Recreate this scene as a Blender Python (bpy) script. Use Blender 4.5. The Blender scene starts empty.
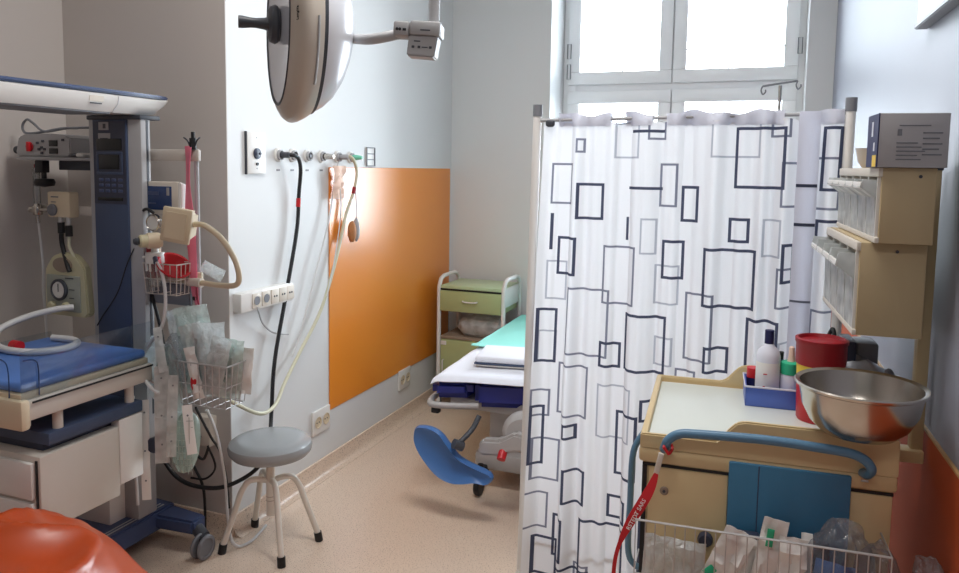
import bpy, bmesh, math, random
from mathutils import Vector, Matrix, noise
R = math.radians
scene = bpy.context.scene
COL = scene.collection
random.seed(7)

# ------------------------------------------------------------------ materials
def lin(c):
    c = c / 255.0
    return c / 12.92 if c <= 0.04045 else ((c + 0.055) / 1.055) ** 2.4
def rgb(r, g, b): return (lin(r), lin(g), lin(b), 1.0)

def mat(name, col, rough=0.5, metal=0.0, var=0.04, scale=8.0, bump=0.0, bscale=60.0, spec=0.5, coat=0.0,
        trans=0.0, alpha=1.0, sheen=0.0):
    m = bpy.data.materials.new(name); m.use_nodes = True
    nt = m.node_tree; N = nt.nodes; Lk = nt.links
    b = N['Principled BSDF']
    b.inputs['Roughness'].default_value = rough
    b.inputs['Metallic'].default_value = metal
    b.inputs['Specular IOR Level'].default_value = spec
    b.inputs['Coat Weight'].default_value = coat
    b.inputs['Transmission Weight'].default_value = trans
    b.inputs['Alpha'].default_value = alpha
    tc = N.new('ShaderNodeTexCoord')
    no = N.new('ShaderNodeTexNoise'); no.inputs['Scale'].default_value = scale; no.inputs['Detail'].default_value = 4
    Lk.new(tc.outputs['Object'], no.inputs['Vector'])
    mx = N.new('ShaderNodeMix'); mx.data_type = 'RGBA'
    c1 = tuple(max(0, x * (1 - var)) for x in col[:3]) + (1,)
    c2 = tuple(min(1, x * (1 + var)) for x in col[:3]) + (1,)
    mx.inputs[6].default_value = c1; mx.inputs[7].default_value = c2
    Lk.new(no.outputs['Fac'], mx.inputs[0]); Lk.new(mx.outputs[2], b.inputs['Base Color'])
    if bump > 0:
        n2 = N.new('ShaderNodeTexNoise'); n2.inputs['Scale'].default_value = bscale; n2.inputs['Detail'].default_value = 3
        Lk.new(tc.outputs['Object'], n2.inputs['Vector'])
        bp = N.new('ShaderNodeBump'); bp.inputs['Strength'].default_value = bump; bp.inputs['Distance'].default_value = 0.01
        Lk.new(n2.outputs['Fac'], bp.inputs['Height']); Lk.new(bp.outputs['Normal'], b.inputs['Normal'])
    return m

def clear_mat(name, tint, gloss=0.12, milk=0.0, milkcol=(1, 1, 1, 1), rough=0.06, crinkle=0.0, fres=0.8):
    """thin clear sheet: see-through, a little gloss, optional milky diffuse part"""
    m = bpy.data.materials.new(name); m.use_nodes = True
    nt = m.node_tree; N = nt.nodes; Lk = nt.links
    N.remove(N['Principled BSDF']); out = N['Material Output']
    tr = N.new('ShaderNodeBsdfTransparent'); tr.inputs[0].default_value = tint
    gl = N.new('ShaderNodeBsdfGlossy'); gl.inputs['Roughness'].default_value = rough
    fr = N.new('ShaderNodeFresnel'); fr.inputs[0].default_value = 1.45
    mu = N.new('ShaderNodeMath'); mu.operation = 'MULTIPLY_ADD'; mu.inputs[1].default_value = fres; mu.inputs[2].default_value = gloss * 0.3
    Lk.new(fr.outputs[0], mu.inputs[0])
    m1 = N.new('ShaderNodeMixShader'); Lk.new(mu.outputs[0], m1.inputs[0]); Lk.new(tr.outputs[0], m1.inputs[1]); Lk.new(gl.outputs[0], m1.inputs[2])
    last = m1; bp = None
    if crinkle > 0:
        tc2 = N.new('ShaderNodeTexCoord'); n2 = N.new('ShaderNodeTexNoise'); n2.inputs['Scale'].default_value = 26; n2.inputs['Detail'].default_value = 3; n2.inputs['Distortion'].default_value = 1.5
        Lk.new(tc2.outputs['Object'], n2.inputs['Vector'])
        bp = N.new('ShaderNodeBump'); bp.inputs['Strength'].default_value = crinkle; bp.inputs['Distance'].default_value = .02
        Lk.new(n2.outputs['Fac'], bp.inputs['Height']); Lk.new(bp.outputs[0], gl.inputs['Normal'])
    if milk > 0:
        di = N.new('ShaderNodeBsdfDiffuse'); tl = N.new('ShaderNodeBsdfTranslucent')
        di.inputs[0].default_value = milkcol; tl.inputs[0].default_value = milkcol
        if bp is not None: Lk.new(bp.outputs[0], di.inputs['Normal'])
        no = N.new('ShaderNodeTexNoise'); no.inputs['Scale'].default_value = 14
        tc = N.new('ShaderNodeTexCoord'); Lk.new(tc.outputs['Object'], no.inputs['Vector'])
        ad = N.new('ShaderNodeMixShader'); ad.inputs[0].default_value = 0.5
        Lk.new(di.outputs[0], ad.inputs[1]); Lk.new(tl.outputs[0], ad.inputs[2])
        mm = N.new('ShaderNodeMath'); mm.operation = 'MULTIPLY'; mm.inputs[1].default_value = milk * 2
        mm.use_clamp = True
        Lk.new(no.outputs['Fac'], mm.inputs[0])
        m2 = N.new('ShaderNodeMixShader'); Lk.new(mm.outputs[0], m2.inputs[0])
        Lk.new(m1.outputs[0], m2.inputs[1]); Lk.new(ad.outputs[0], m2.inputs[2]); last = m2
    Lk.new(last.outputs[0], out.inputs['Surface'])
    return m

def cloth_mat(name, col, tl=0.5):
    m = bpy.data.materials.new(name); m.use_nodes = True
    nt = m.node_tree; N = nt.nodes; Lk = nt.links
    N.remove(N['Principled BSDF']); out = N['Material Output']
    di = N.new('ShaderNodeBsdfDiffuse'); t = N.new('ShaderNodeBsdfTranslucent')
    tc = N.new('ShaderNodeTexCoord'); no = N.new('ShaderNodeTexNoise'); no.inputs['Scale'].default_value = 300
    Lk.new(tc.outputs['Object'], no.inputs['Vector'])
    mx = N.new('ShaderNodeMix'); mx.data_type = 'RGBA'
    mx.inputs[6].default_value = tuple(x * .95 for x in col[:3]) + (1,); mx.inputs[7].default_value = col
    Lk.new(no.outputs['Fac'], mx.inputs[0])
    Lk.new(mx.outputs[2], di.inputs[0]); Lk.new(mx.outputs[2], t.inputs[0])
    ms = N.new('ShaderNodeMixShader'); ms.inputs[0].default_value = tl
    Lk.new(di.outputs[0], ms.inputs[1]); Lk.new(t.outputs[0], ms.inputs[2])
    Lk.new(ms.outputs[0], out.inputs['Surface'])
    return m

def floor_mat():
    m = mat('speckled_vinyl', rgb(188, 162, 138), rough=0.28, spec=0.45)
    nt = m.node_tree; N = nt.nodes; Lk = nt.links; b = N['Principled BSDF']
    tc = N.new('ShaderNodeTexCoord')
    def speck(scale, lo, hi):
        n = N.new('ShaderNodeTexNoise'); n.inputs['Scale'].default_value = scale; n.inputs['Detail'].default_value = 2
        Lk.new(tc.outputs['Object'], n.inputs['Vector'])
        r = N.new('ShaderNodeValToRGB'); r.color_ramp.elements[0].position = lo; r.color_ramp.elements[1].position = hi
        Lk.new(n.outputs['Fac'], r.inputs[0]); return r
    base = rgb(226, 204, 184)
    m1 = N.new('ShaderNodeMix'); m1.data_type = 'RGBA'; m1.inputs[6].default_value = base; m1.inputs[7].default_value = rgb(146, 118, 98)
    s1 = speck(190, .58, .68); Lk.new(s1.outputs[0], m1.inputs[0])
    m2 = N.new('ShaderNodeMix'); m2.data_type = 'RGBA'; m2.inputs[7].default_value = rgb(234, 216, 198)
    s2 = speck(170, .60, .70); Lk.new(s2.outputs[0], m2.inputs[0]); Lk.new(m1.outputs[2], m2.inputs[6])
    Lk.new(m2.outputs[2], b.inputs['Base Color'])
    return m

M = dict(
    wall=mat('wall_paint', rgb(220, 222, 222), .55, var=.02, scale=2.5, bump=.02, bscale=90),
    wall_blue=mat('right_wall_tone', rgb(150, 154, 168), .5, var=.03, scale=2.5, bump=.02, bscale=90),  # even tone, darker and bluer than the white walls
    wall_beige=mat('alcove_paint', rgb(200, 193, 188), .6, var=.02, scale=2.5, bump=.02, bscale=90),
    ceil=mat('ceiling_paint', rgb(235, 235, 232), .8, var=.01),
    floor=floor_mat(),
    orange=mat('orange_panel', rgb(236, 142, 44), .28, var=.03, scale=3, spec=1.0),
    orange_shaded=mat('shaded_orange_panel', rgb(186, 78, 28), .65, var=.04, scale=3),  # same orange as the left panel, with its shade darkened into the colour
    edge=mat('trim_edge', rgb(190, 150, 100), .4),
    upvc=mat('window_upvc', rgb(248, 250, 252), .35, var=.01),
    glass=clear_mat('window_glass', (.96, .98, .99, 1), .1),
    acrylic=clear_mat('clear_acrylic', (.90, .93, .95, 1), .05, fres=.28),
    jar=clear_mat('clear_jar', (.86, .88, .88, 1), .5, .05),
    film=clear_mat('clear_film', (.90, .93, .92, 1), .7, .52, rgb(246, 249, 249), .18, .9),
    film_green=clear_mat('greenish_film', (.90, .95, .93, 1), .7, .50, rgb(232, 242, 237), .2, .9),
    film_dark=clear_mat('dark_film', (.88, .90, .92, 1), .2, .16, rgb(206, 212, 220), .15, .6, .4),
    bin=clear_mat('bin_plastic', (.92, .94, .94, 1), .4, .62, rgb(244, 246, 245), .15),
    curtain=cloth_mat('curtain_cloth', (.88, .88, .90, 1), .48),
    cdark=cloth_mat('print_slate', rgb(78, 82, 102), .35),
    cmid=cloth_mat('print_grey', rgb(130, 132, 148), .42),
    clight=cloth_mat('print_pale', rgb(184, 186, 196), .45),
    hem=cloth_mat('doubled_cloth', rgb(234, 235, 243), .58),
    white=mat('white_enamel', rgb(228, 226, 222), .35, var=.02),
    offwhite=mat('offwhite_plastic', rgb(216, 208, 196), .45, var=.03),
    warm=mat('warm_white_metal', rgb(206, 199, 190), .4, var=.03),
    cream=mat('cream_plastic', rgb(214, 198, 170), .45, var=.03),
    beige=mat('beige_laminate', rgb(212, 190, 146), .42, var=.03, scale=4),
    beige_panel=mat('beige_panel', rgb(184, 164, 128), .5, var=.03, scale=4),
    tray=mat('tray_top', rgb(214, 220, 214), .28, var=.03),
    grey=mat('grey_plastic', rgb(168, 168, 170), .45),
    midgrey=mat('mid_grey', rgb(118, 120, 126), .45),
    dkgrey=mat('dark_grey', rgb(62, 66, 74), .45),
    black=mat('black_rubber', rgb(22, 23, 27), .5),
    steel=mat('brushed_steel', rgb(196, 190, 182), .22, 1.0, var=.05, scale=20),
    chrome=mat('chrome_wire', rgb(190, 190, 190), .3, .35),
    navy=mat('navy_panel', rgb(62, 76, 104), .45, var=.05),
    navy_dk=mat('navy_deep', rgb(52, 58, 78), .4),
    steelblue=mat('blue_enamel', rgb(66, 80, 116), .35, var=.05),
    mattblue=mat('mattress_blue', rgb(84, 126, 196), .36, var=.04, bump=.03, bscale=20),
    bedblue=mat('bed_vinyl', rgb(34, 44, 124), .35, var=.06, bump=.04, bscale=14),
    supblue=mat('support_blue', rgb(70, 116, 178), .38, var=.04),
    blueplastic=mat('blue_plastic', rgb(84, 112, 198), .35, var=.04),
    rail=mat('rail_blue', rgb(86, 126, 156), .35, var=.04),
    teal=mat('teal_panel', rgb(58, 116, 152), .4, var=.03),
    turq=mat('turquoise_sheet', rgb(158, 240, 228), .8, var=.03, bump=.1, bscale=18),
    sheet=mat('white_sheet', rgb(232, 234, 242), .85, var=.02, bump=.15, bscale=16),
    green=mat('sage_laminate', rgb(176, 188, 136), .35, var=.03),
    green_top=mat('sage_top', rgb(190, 210, 168), .3, var=.03),
    taupe=mat('taupe_shelf', rgb(150, 134, 118), .4),
    bedgrey=mat('bed_shell', rgb(180, 176, 174), .4, var=.03),
    seat=mat('grey_vinyl', rgb(152, 155, 157), .25, var=.05, bump=.04, bscale=30, spec=.6),
    legw=mat('stool_paint', rgb(228, 222, 212), .3, var=.03),
    red=mat('red_plastic', rgb(196, 28, 38), .38, var=.05),
    redlid=mat('dark_red_lid', rgb(150, 20, 32), .4, var=.05),
    yellow=mat('yellow_label', rgb(232, 196, 60), .5),
    pink=mat('pink_ribbon', rgb(238, 128, 152), .6, var=.1, scale=40),
    lanred=mat('red_ribbon', rgb(196, 26, 34), .55, var=.06),
    paper=mat('white_paper', rgb(238, 236, 232), .8, var=.04, bump=.1, bscale=40),
    packet=mat('crinkled_packet', rgb(232, 230, 226), .4, var=.08, bump=.25, bscale=45),
    bagorange=mat('orange_vinyl', rgb(168, 62, 16), .3, var=.06, scale=3, spec=.6),
    screen=mat('dark_screen', rgb(38, 62, 108), .2),
    lcd=mat('black_display', rgb(14, 18, 22), .2),
    yell_vent=mat('straw_plastic', rgb(204, 198, 164), .45),
    ventgrey=mat('vent_panel', rgb(158, 162, 152), .45),
    tubewh=mat('white_tubing', rgb(214, 214, 214), .35),
    tubecream=mat('cream_tubing', rgb(208, 206, 180), .4),
    teal_cap=mat('green_cap', rgb(40, 178, 132), .4),
    bottle=mat('bottle_plastic', rgb(218, 220, 232), .35, var=.02),
    navycap=mat('navy_cap', rgb(24, 28, 78), .55),
    brown=mat('brown_tag', rgb(184, 124, 78), .6),
    peach=mat('peach_cloth', rgb(240, 208, 190), .8),
    carton=mat('grey_carton', rgb(166, 164, 166), .7, var=.03),
    silver=mat('silver_foil', rgb(176, 178, 184), .35, .5, bump=.3, bscale=30),
    lampglass=mat('lamp_glass', rgb(214, 220, 232), .12, var=.02, spec=.7),
    lampshell=mat('lamp_shell', rgb(222, 224, 230), .25, var=.01, spec=.6),
    lampbezel=mat('lamp_bezel', rgb(192, 182, 170), .35, var=.02),
    mint=mat('mint_fitting', rgb(120, 210, 180), .4),
    sleeve=clear_mat('sealed_sleeve', (.92, .93, .92, 1), .5, .62, rgb(240, 240, 238), .2, .5),
    mesh_green=clear_mat('green_mesh', (.80, .86, .82, 1), .2, .38, rgb(196, 206, 194), .4),
)

# ------------------------------------------------------------------ mesh helpers
def nb(): return bmesh.new()

def box(bm, x0, x1, y0, y1, z0, z1, bev=0.0, seg=2, mx=None, mi=0):
    t = Matrix.Translation(((x0 + x1) / 2, (y0 + y1) / 2, (z0 + z1) / 2)) @ Matrix.Diagonal((abs(x1 - x0), abs(y1 - y0), abs(z1 - z0), 1))
    tmp = bmesh.new(); bmesh.ops.create_cube(tmp, size=1, matrix=t)
    if bev > 0:
        bmesh.ops.bevel(tmp, geom=tmp.edges[:], offset=min(bev, .49 * min(abs(x1 - x0), abs(y1 - y0), abs(z1 - z0))), segments=seg, affect='EDGES', profile=.5)
    merge(bm, tmp, mx, mi)

def merge(bm, tmp, mx=None, mi=0):
    if mx is not None: bmesh.ops.transform(tmp, matrix=mx, verts=tmp.verts[:])
    me = bpy.data.meshes.new('t')
    if mi:
        for f in tmp.faces: f.material_index = mi
    tmp.to_mesh(me); tmp.free(); bm.from_mesh(me); bpy.data.meshes.remove(me)

def basis(d):
    d = Vector(d).normalized()
    a = Vector((0, 0, 1)) if abs(d.z) < .9 else Vector((1, 0, 0))
    u = d.cross(a).normalized(); v = d.cross(u).normalized()
    return u, v, d

def spline(pts, n=6):
    P = [Vector(p) for p in pts]
    if len(P) < 3: return P
    out = []
    for i in range(len(P) - 1):
        p0 = P[max(i - 1, 0)]; p1 = P[i]; p2 = P[i + 1]; p3 = P[min(i + 2, len(P) - 1)]
        for k in range(n):
            t = k / n
            out.append(.5 * ((2 * p1) + (p2 - p0) * t + (2 * p0 - 5 * p1 + 4 * p2 - p3) * t * t + (-p0 + 3 * p1 - 3 * p2 + p3) * t ** 3))
    out.append(P[-1]); return out

def tube(bm, pts, r, seg=10, smooth=True, n=6, r2=None, closed=False, mi=0):
    P = spline(pts, n) if smooth else [Vector(p) for p in pts]
    u, v, d = basis(P[1] - P[0]); rings = []
    N = len(P)
    for i, p in enumerate(P):
        if closed: d2 = P[(i + 1) % N] - P[i - 1]
        else: d2 = P[min(i + 1, N - 1)] - P[max(i - 1, 0)]
        if d2.length < 1e-9: d2 = d
        d2 = d2.normalized()
        q = d.rotation_difference(d2); u = q @ u; v = q @ v; d = d2
        rr = r if r2 is None else r + (r2 - r) * i / (N - 1)
        rings.append([bm.verts.new(p + u * rr * math.cos(2 * math.pi * k / seg) + v * rr * math.sin(2 * math.pi * k / seg)) for k in range(seg)])
    for i in range(N if closed else N - 1):
        a, b = rings[i], rings[(i + 1) % N]
        for k in range(seg):
            f = bm.faces.new((a[k], a[(k + 1) % seg], b[(k + 1) % seg], b[k])); f.material_index = mi
    if not closed:
        f = bm.faces.new(rings[0][::-1]); f.material_index = mi
        f = bm.faces.new(rings[-1]); f.material_index = mi

def cyl(bm, p0, p1, r, r1=None, seg=20, mi=0): tube(bm, [p0, p1], r, seg, False, r2=r1 if r1 is not None else r, mi=mi)

def lathe(bm, prof, c, axis=(0, 0, 1), seg=36, mi=0):
    """prof = [(radius, height)], along axis from c"""
    u, v, d = basis(axis); c = Vector(c); rings = []
    for r, h in prof:
        if r < 1e-6: rings.append([bm.verts.new(c + d * h)])
        else: rings.append([bm.verts.new(c + d * h + (u * math.cos(2 * math.pi * k / seg) + v * math.sin(2 * math.pi * k / seg)) * r) for k in range(seg)])
    for a, b in zip(rings, rings[1:]):
        for k in range(seg):
            k2 = (k + 1) % seg
            if len(a) == 1 and len(b) == 1: continue
            if len(a) == 1: f = bm.faces.new((a[0], b[k2], b[k]))
            elif len(b) == 1: f = bm.faces.new((a[k], a[k2], b[0]))
            else: f = bm.faces.new((a[k], a[k2], b[k2], b[k]))
            f.material_index = mi
    return bm

def prism(bm, poly, o, u, v, w, mi=0, bev=0):
    """polygon in (u,v) at o, extruded by w"""
    o = Vector(o); u = Vector(u); v = Vector(v); w = Vector(w)
    tmp = bmesh.new()
    a = [tmp.verts.new(o + u * x + v * y) for x, y in poly]; b = [tmp.verts.new(p.co + w) for p in a]
    n = len(a)
    tmp.faces.new(a[::-1]); tmp.faces.new(b)
    for i in range(n): tmp.faces.new((a[i], a[(i + 1) % n], b[(i + 1) % n], b[i]))
    bmesh.ops.recalc_face_normals(tmp, faces=tmp.faces[:])
    if bev: bmesh.ops.bevel(tmp, geom=tmp.edges[:], offset=bev, segments=2, affect='EDGES')
    merge(bm, tmp, None, mi)

def sheet(bm, f, nu, nv, th=0.002, mi=0):
    """closed thin sheet from f(u,v)->Vector, thickness along the local normal"""
    P = [[Vector(f(i / nu, j / nv)) for j in range(nv + 1)] for i in range(nu + 1)]
    def nrm(i, j):
        a = P[min(i + 1, nu)][j] - P[max(i - 1, 0)][j]; b = P[i][min(j + 1, nv)] - P[i][max(j - 1, 0)]
        n = a.cross(b); return n.normalized() if n.length > 1e-12 else Vector((0, 0, 1))
    A = [[bm.verts.new(P[i][j] + nrm(i, j) * th / 2) for j in range(nv + 1)] for i in range(nu + 1)]
    B = [[bm.verts.new(P[i][j] - nrm(i, j) * th / 2) for j in range(nv + 1)] for i in range(nu + 1)]
    def F(*v):
        f = bm.faces.new(v); f.material_index = mi
    for i in range(nu):
        for j in range(nv):
            F(A[i][j], A[i + 1][j], A[i + 1][j + 1], A[i][j + 1]); F(B[i][j], B[i][j + 1], B[i + 1][j + 1], B[i + 1][j])
    for i in range(nu):
        F(A[i][0], B[i][0], B[i + 1][0], A[i + 1][0]); F(A[i][nv], A[i + 1][nv], B[i + 1][nv], B[i][nv])
    for j in range(nv):
        F(A[0][j], A[0][j + 1], B[0][j + 1], B[0][j]); F(A[nu][j], B[nu][j], B[nu][j + 1], A[nu][j + 1])

def blob(bm, c, s, seed=0, amp=.1, freq=3.0, sub=4, rot=None, sq=1.0, flat=None):
    tmp = bmesh.new(); bmesh.ops.create_icosphere(tmp, subdivisions=sub, radius=1)
    off = Vector((seed * 7.3, seed * 3.1, seed * 5.7))
    for v in tmp.verts:
        p = v.co.copy()
        if sq != 1.0: p = Vector([math.copysign(abs(x) ** sq, x) for x in p])
        n = noise.noise(v.co * freq + off) + .5 * noise.noise(v.co * freq * 2.3 + off)
        rd = 1 - abs(noise.noise(v.co * freq * .8 + off * 2)) * 2
        p = p * (1 + amp * (n * .6 + rd * .4))
        p = Vector((p.x * s[0], p.y * s[1], p.z * s[2]))
        v.co = p
    mx = Matrix.Translation(c) @ (rot.to_4x4() if rot is not None else Matrix.Identity(4))
    bmesh.ops.transform(tmp, matrix=mx, verts=tmp.verts[:])
    if flat is not None:
        for v in tmp.verts: v.co.z = max(v.co.z, flat)
    merge(bm, tmp)

def packet(bm, p0, p1, w, th=.01, n=(0, -1, 0), seed=0, cr=.006, bend=0.0, mi=0, pw=1.0):
    """flat sealed packet from p0 to p1, width w, pillow thickness th, crinkled"""
    p0 = Vector(p0); p1 = Vector(p1); d = p1 - p0; n = Vector(n); s = d.cross(n).normalized(); n = s.cross(d).normalized()
    nu, nv = 14, 8; off = Vector((seed * 4.7, seed * 2.9, seed))
    def mid(u, v):
        q = p0 + d * u + s * w * (v - .5)
        k = cr * (noise.noise(q * 28 + off) * 1.6 + noise.noise(q * 60 + off))
        return q + n * (k + bend * math.sin(math.pi * u))
    A = []; B = []
    for i in range(nu + 1):
        ra = []; rb = []
        for j in range(nv + 1):
            u, v = i / nu, j / nv
            t = th * .5 * (max(0, math.sin(math.pi * u)) ** .5) * (max(0, math.sin(math.pi * v)) ** .6) + .0008
            m = mid(u, v); ra.append(bm.verts.new(m + n * t)); rb.append(bm.verts.new(m - n * t))
        A.append(ra); B.append(rb)
    def F(*v):
        f = bm.faces.new(v); f.material_index = mi
    for i in range(nu):
        for j in range(nv):
            F(A[i][j], A[i + 1][j], A[i + 1][j + 1], A[i][j + 1]); F(B[i][j], B[i][j + 1], B[i + 1][j + 1], B[i + 1][j])
    for i in range(nu):
        F(A[i][0], B[i][0], B[i + 1][0], A[i + 1][0]); F(A[i][nv], A[i + 1][nv], B[i + 1][nv], B[i][nv])
    for j in range(nv):
        F(A[0][j], A[0][j + 1], B[0][j + 1], B[0][j]); F(A[nu][j], B[nu][j], B[nu][j + 1], A[nu][j + 1])

def worldloc(o):
    v = o.location.copy(); p = o.parent
    while p: v = p.matrix_basis @ v; p = p.parent
    return v

def obj(name, bm, m, parent=None, origin=None, ang=35, flat=False):
    """one mesh object; vertices are given in the frame of the top thing's rest pose (world if unrotated)"""
    bmesh.ops.recalc_face_normals(bm, faces=bm.faces[:])
    me = bpy.data.meshes.new(name)
    if parent is not None:
        off = parent.get('_off', None)
        o3 = Vector(off) if off is not None else Vector((0, 0, 0))
    else:
        if origin is None:
            lo = [min(v.co[i] for v in bm.verts) for i in range(3)]; hi = [max(v.co[i] for v in bm.verts) for i in range(3)]
            origin = ((lo[0] + hi[0]) / 2, (lo[1] + hi[1]) / 2, lo[2])
        o3 = Vector(origin)
    for v in bm.verts: v.co -= o3
    bm.to_mesh(me); bm.free()
    for k in (m if isinstance(m, (list, tuple)) else [m]): me.materials.append(M[k])
    if not flat:
        me.shade_smooth(); me.set_sharp_from_angle(angle=R(ang))
    o = bpy.data.objects.new(name, me); COL.objects.link(o)
    OFF[o.name] = o3
    if parent is not None: o.parent = parent
    else: o.location = o3
    return o
OFF = {}

def thing(name, label, cat, loc=(0, 0, 0), group=None, rz=0, local=False):
    o = bpy.data.objects.new(name, None); COL.objects.link(o); o.empty_display_size = .05
    o.location = loc; o.rotation_euler = (0, 0, rz)
    o['label'] = label; o['category'] = cat
    if group: o['group'] = group
    OFF[o.name] = Vector((0, 0, 0)) if local else Vector(loc)
    return o

def part(name, bm, m, parent, label=None, ang=35, flat=False):
    bmesh.ops.recalc_face_normals(bm, faces=bm.faces[:])
    o3 = OFF[parent.name]
    for v in bm.verts: v.co -= o3
    me = bpy.data.meshes.new(name); bm.to_mesh(me); bm.free()
    for k in (m if isinstance(m, (list, tuple)) else [m]): me.materials.append(M[k])
    if not flat:
        me.shade_smooth(); me.set_sharp_from_angle(angle=R(ang))
    o = bpy.data.objects.new(name, me); COL.objects.link(o); o.parent = parent
    OFF[o.name] = o3
    if label: o['label'] = label
    return o

def tag(o, label, cat, group=None):
    o['label'] = label; o['category'] = cat
    if group: o['group'] = group
    return o

def struct(name, bm, m, flat=False, label=None):
    o = obj(name, bm, m, flat=flat); o['kind'] = 'structure'
    if label: o['label'] = label
    return o

def text(name, s, size, m, parent, pos, right, up, ext=.0006, align='CENTER'):
    """lettering built as a solid mesh"""
    cu = bpy.data.curves.new('t', 'FONT'); cu.body = s; cu.size = size; cu.extrude = ext; cu.align_x = align; cu.align_y = 'CENTER'
    cu.resolution_u = 2
    o = bpy.data.objects.new('t', cu); COL.objects.link(o)
    dg = bpy.context.evaluated_depsgraph_get(); me = bpy.data.meshes.new_from_object(o.evaluated_get(dg))
    bpy.data.objects.remove(o); bpy.data.curves.remove(cu)
    r = Vector(right).normalized(); u = Vector(up).normalized(); n = r.cross(u)
    mx = Matrix(((r.x, u.x, n.x, pos[0]), (r.y, u.y, n.y, pos[1]), (r.z, u.z, n.z, pos[2]), (0, 0, 0, 1)))
    bm = bmesh.new(); bm.from_mesh(me); bpy.data.meshes.remove(me)
    bmesh.ops.transform(bm, matrix=mx, verts=bm.verts[:])
    return part(name, bm, m, parent, flat=True)

def copy_tree(o, parent=None):
    c = o.copy(); COL.objects.link(c)
    if parent is not None: c.parent = parent
    OFF[c.name] = OFF[o.name]
    for ch in [x for x in bpy.data.objects if x.parent == o]: copy_tree(ch, c)
    return c

# ------------------------------------------------------------------ room
XL, XA, YA, YB, YF, ZC = -2.08, -2.97, 2.535, 4.9, -4.2, 3.35
def wallr(y): return .43 - (y - 1.95) * .0288      # the right wall converges slightly towards the window
b = nb(); box(b, XA - .3, wallr(YF) + .3, YF - .3, YB + .5, -.1, 0); struct('floor', b, 'floor', True)
b = nb(); box(b, XA - .3, wallr(YF) + .3, YF - .3, YB + .5, ZC, ZC + .1); struct('ceiling', b, 'ceil', True)
b = nb(); box(b, XL - .2, XL, YA + .004, YB, 0, ZC); struct('wall_left', b, 'wall', True)
b = nb(); box(b, XA - .15, XL, YA, YA + .004, 0, ZC); struct('wall_alcove', b, 'wall_beige', True)
b = nb(); box(b, XA - .15, XA, YF, YA, 0, ZC); struct('wall_west', b, 'wall_beige', True)
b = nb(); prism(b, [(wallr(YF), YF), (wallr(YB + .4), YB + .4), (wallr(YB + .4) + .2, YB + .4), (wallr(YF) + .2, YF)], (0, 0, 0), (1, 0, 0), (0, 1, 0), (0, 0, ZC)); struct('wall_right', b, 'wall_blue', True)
b = nb(); box(b, XA - .15, wallr(YF) + .2, YF - .15, YF, 0, ZC); struct('wall_front', b, 'wall', True)
# back wall with the window opening
WX0, WX1, WZ0, WZ1 = -1.371, .198, .95, 3.05
b = nb()
box(b, XL - .2, WX0, YB, YB + .5, 0, ZC); box(b, WX1, .6, YB, YB + .5, 0, ZC)
box(b, WX0, WX1, YB, YB + .5, 0, WZ0); box(b, WX0, WX1, YB, YB + .5, WZ1, ZC)
struct('wall_back', b, 'wall', True)
# coved skirting
def skirt(name, p0, p1, n):
    b = nb(); p0 = Vector(p0); p1 = Vector(p1); n = Vector(n)
    prof = [(0, 0), (.05, 0), (.05, .002), (.03, .006), (.016, .018), (.008, .036), (.006, .088), (0, .092)]
    prism(b, prof, p0, n, (0, 0, 1), p1 - p0); return struct(name, b, 'floor')
skirt('baseboard_left', (XL, YA, 0), (XL, YB, 0), (1, 0, 0))
skirt('baseboard_alcove', (XA, YA, 0), (XL + .008, YA, 0), (0, -1, 0))
skirt('baseboard_back', (XL, YB, 0), (wallr(YB), YB, 0), (0, -1, 0))
skirt('baseboard_right', (wallr(YF), YF, 0), (wallr(YB), YB, 0), (-1, 0, 0))
skirt('baseboard_west', (XA, YF, 0), (XA, YA, 0), (1, 0, 0))
# orange wall panels
b = nb(); box(b, XL, XL + .006, 3.303, YB - .03, .325, 1.592, .002, 1); struct('trim_1', b, 'orange', label='glossy orange wall panel on left wall')
b = nb(); prism(b, [(wallr(.3), .3), (wallr(4.3), 4.3), (wallr(4.3) - .006, 4.3), (wallr(.3) - .006, .3)], (0, 0, .12), (1, 0, 0), (0, 1, 0), (0, 0, .82)); struct('trim_2', b, 'orange_shaded', label='orange wall panel low on right wall')
b = nb(); prism(b, [(wallr(.3), .3), (wallr(4.3), 4.3), (wallr(4.3) - .008, 4.3), (wallr(.3) - .008, .3)], (0, 0, .94), (1, 0, 0), (0, 1, 0), (0, 0, .006)); struct('trim_3', b, 'edge', label='thin top edge of the right orange panel')
# window
def frame(bm, x0, x1, z0, z1, w, y0, y1, bev=.004):
    box(bm, x0, x1, y0, y1, z0, z0 + w, bev); box(bm, x0, x1, y0, y1, z1 - w, z1, bev)
    box(bm, x0, x0 + w, y0, y1, z0 + w, z1 - w, bev); box(bm, x1 - w, x1, y0, y1, z0 + w, z1 - w, bev)
b = nb(); frame(b, WX0, WX1, WZ0, WZ1, .085, 5.25, 5.33)
box(b, WX0 + .01, WX1 - .01, 5.252, 5.328, 2.135, 2.207, .004); box(b, -.643, -.589, 5.254, 5.326, WZ0 + .01, WZ1 - .01, .004)
win = struct('window_1', b, 'upvc')
for (x0, x1, z0, z1) in ((-1.335, -.622, 2.192, 3.01), (-.614, .158, 2.192, 3.01), (-1.335, -.622, .99, 2.145), (-.614, .158, .99, 2.145)):
    s = nb(); frame(s, x0, x1, z0, z1, .085, 5.222, 5.262, .006); so = part('window_sash', s, 'upvc', win)
    g = nb(); box(g, x0 + .08, x1 - .08, 5.240, 5.246, z0 + .08, z1 - .08); part('pane', g, 'glass', so)
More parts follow.
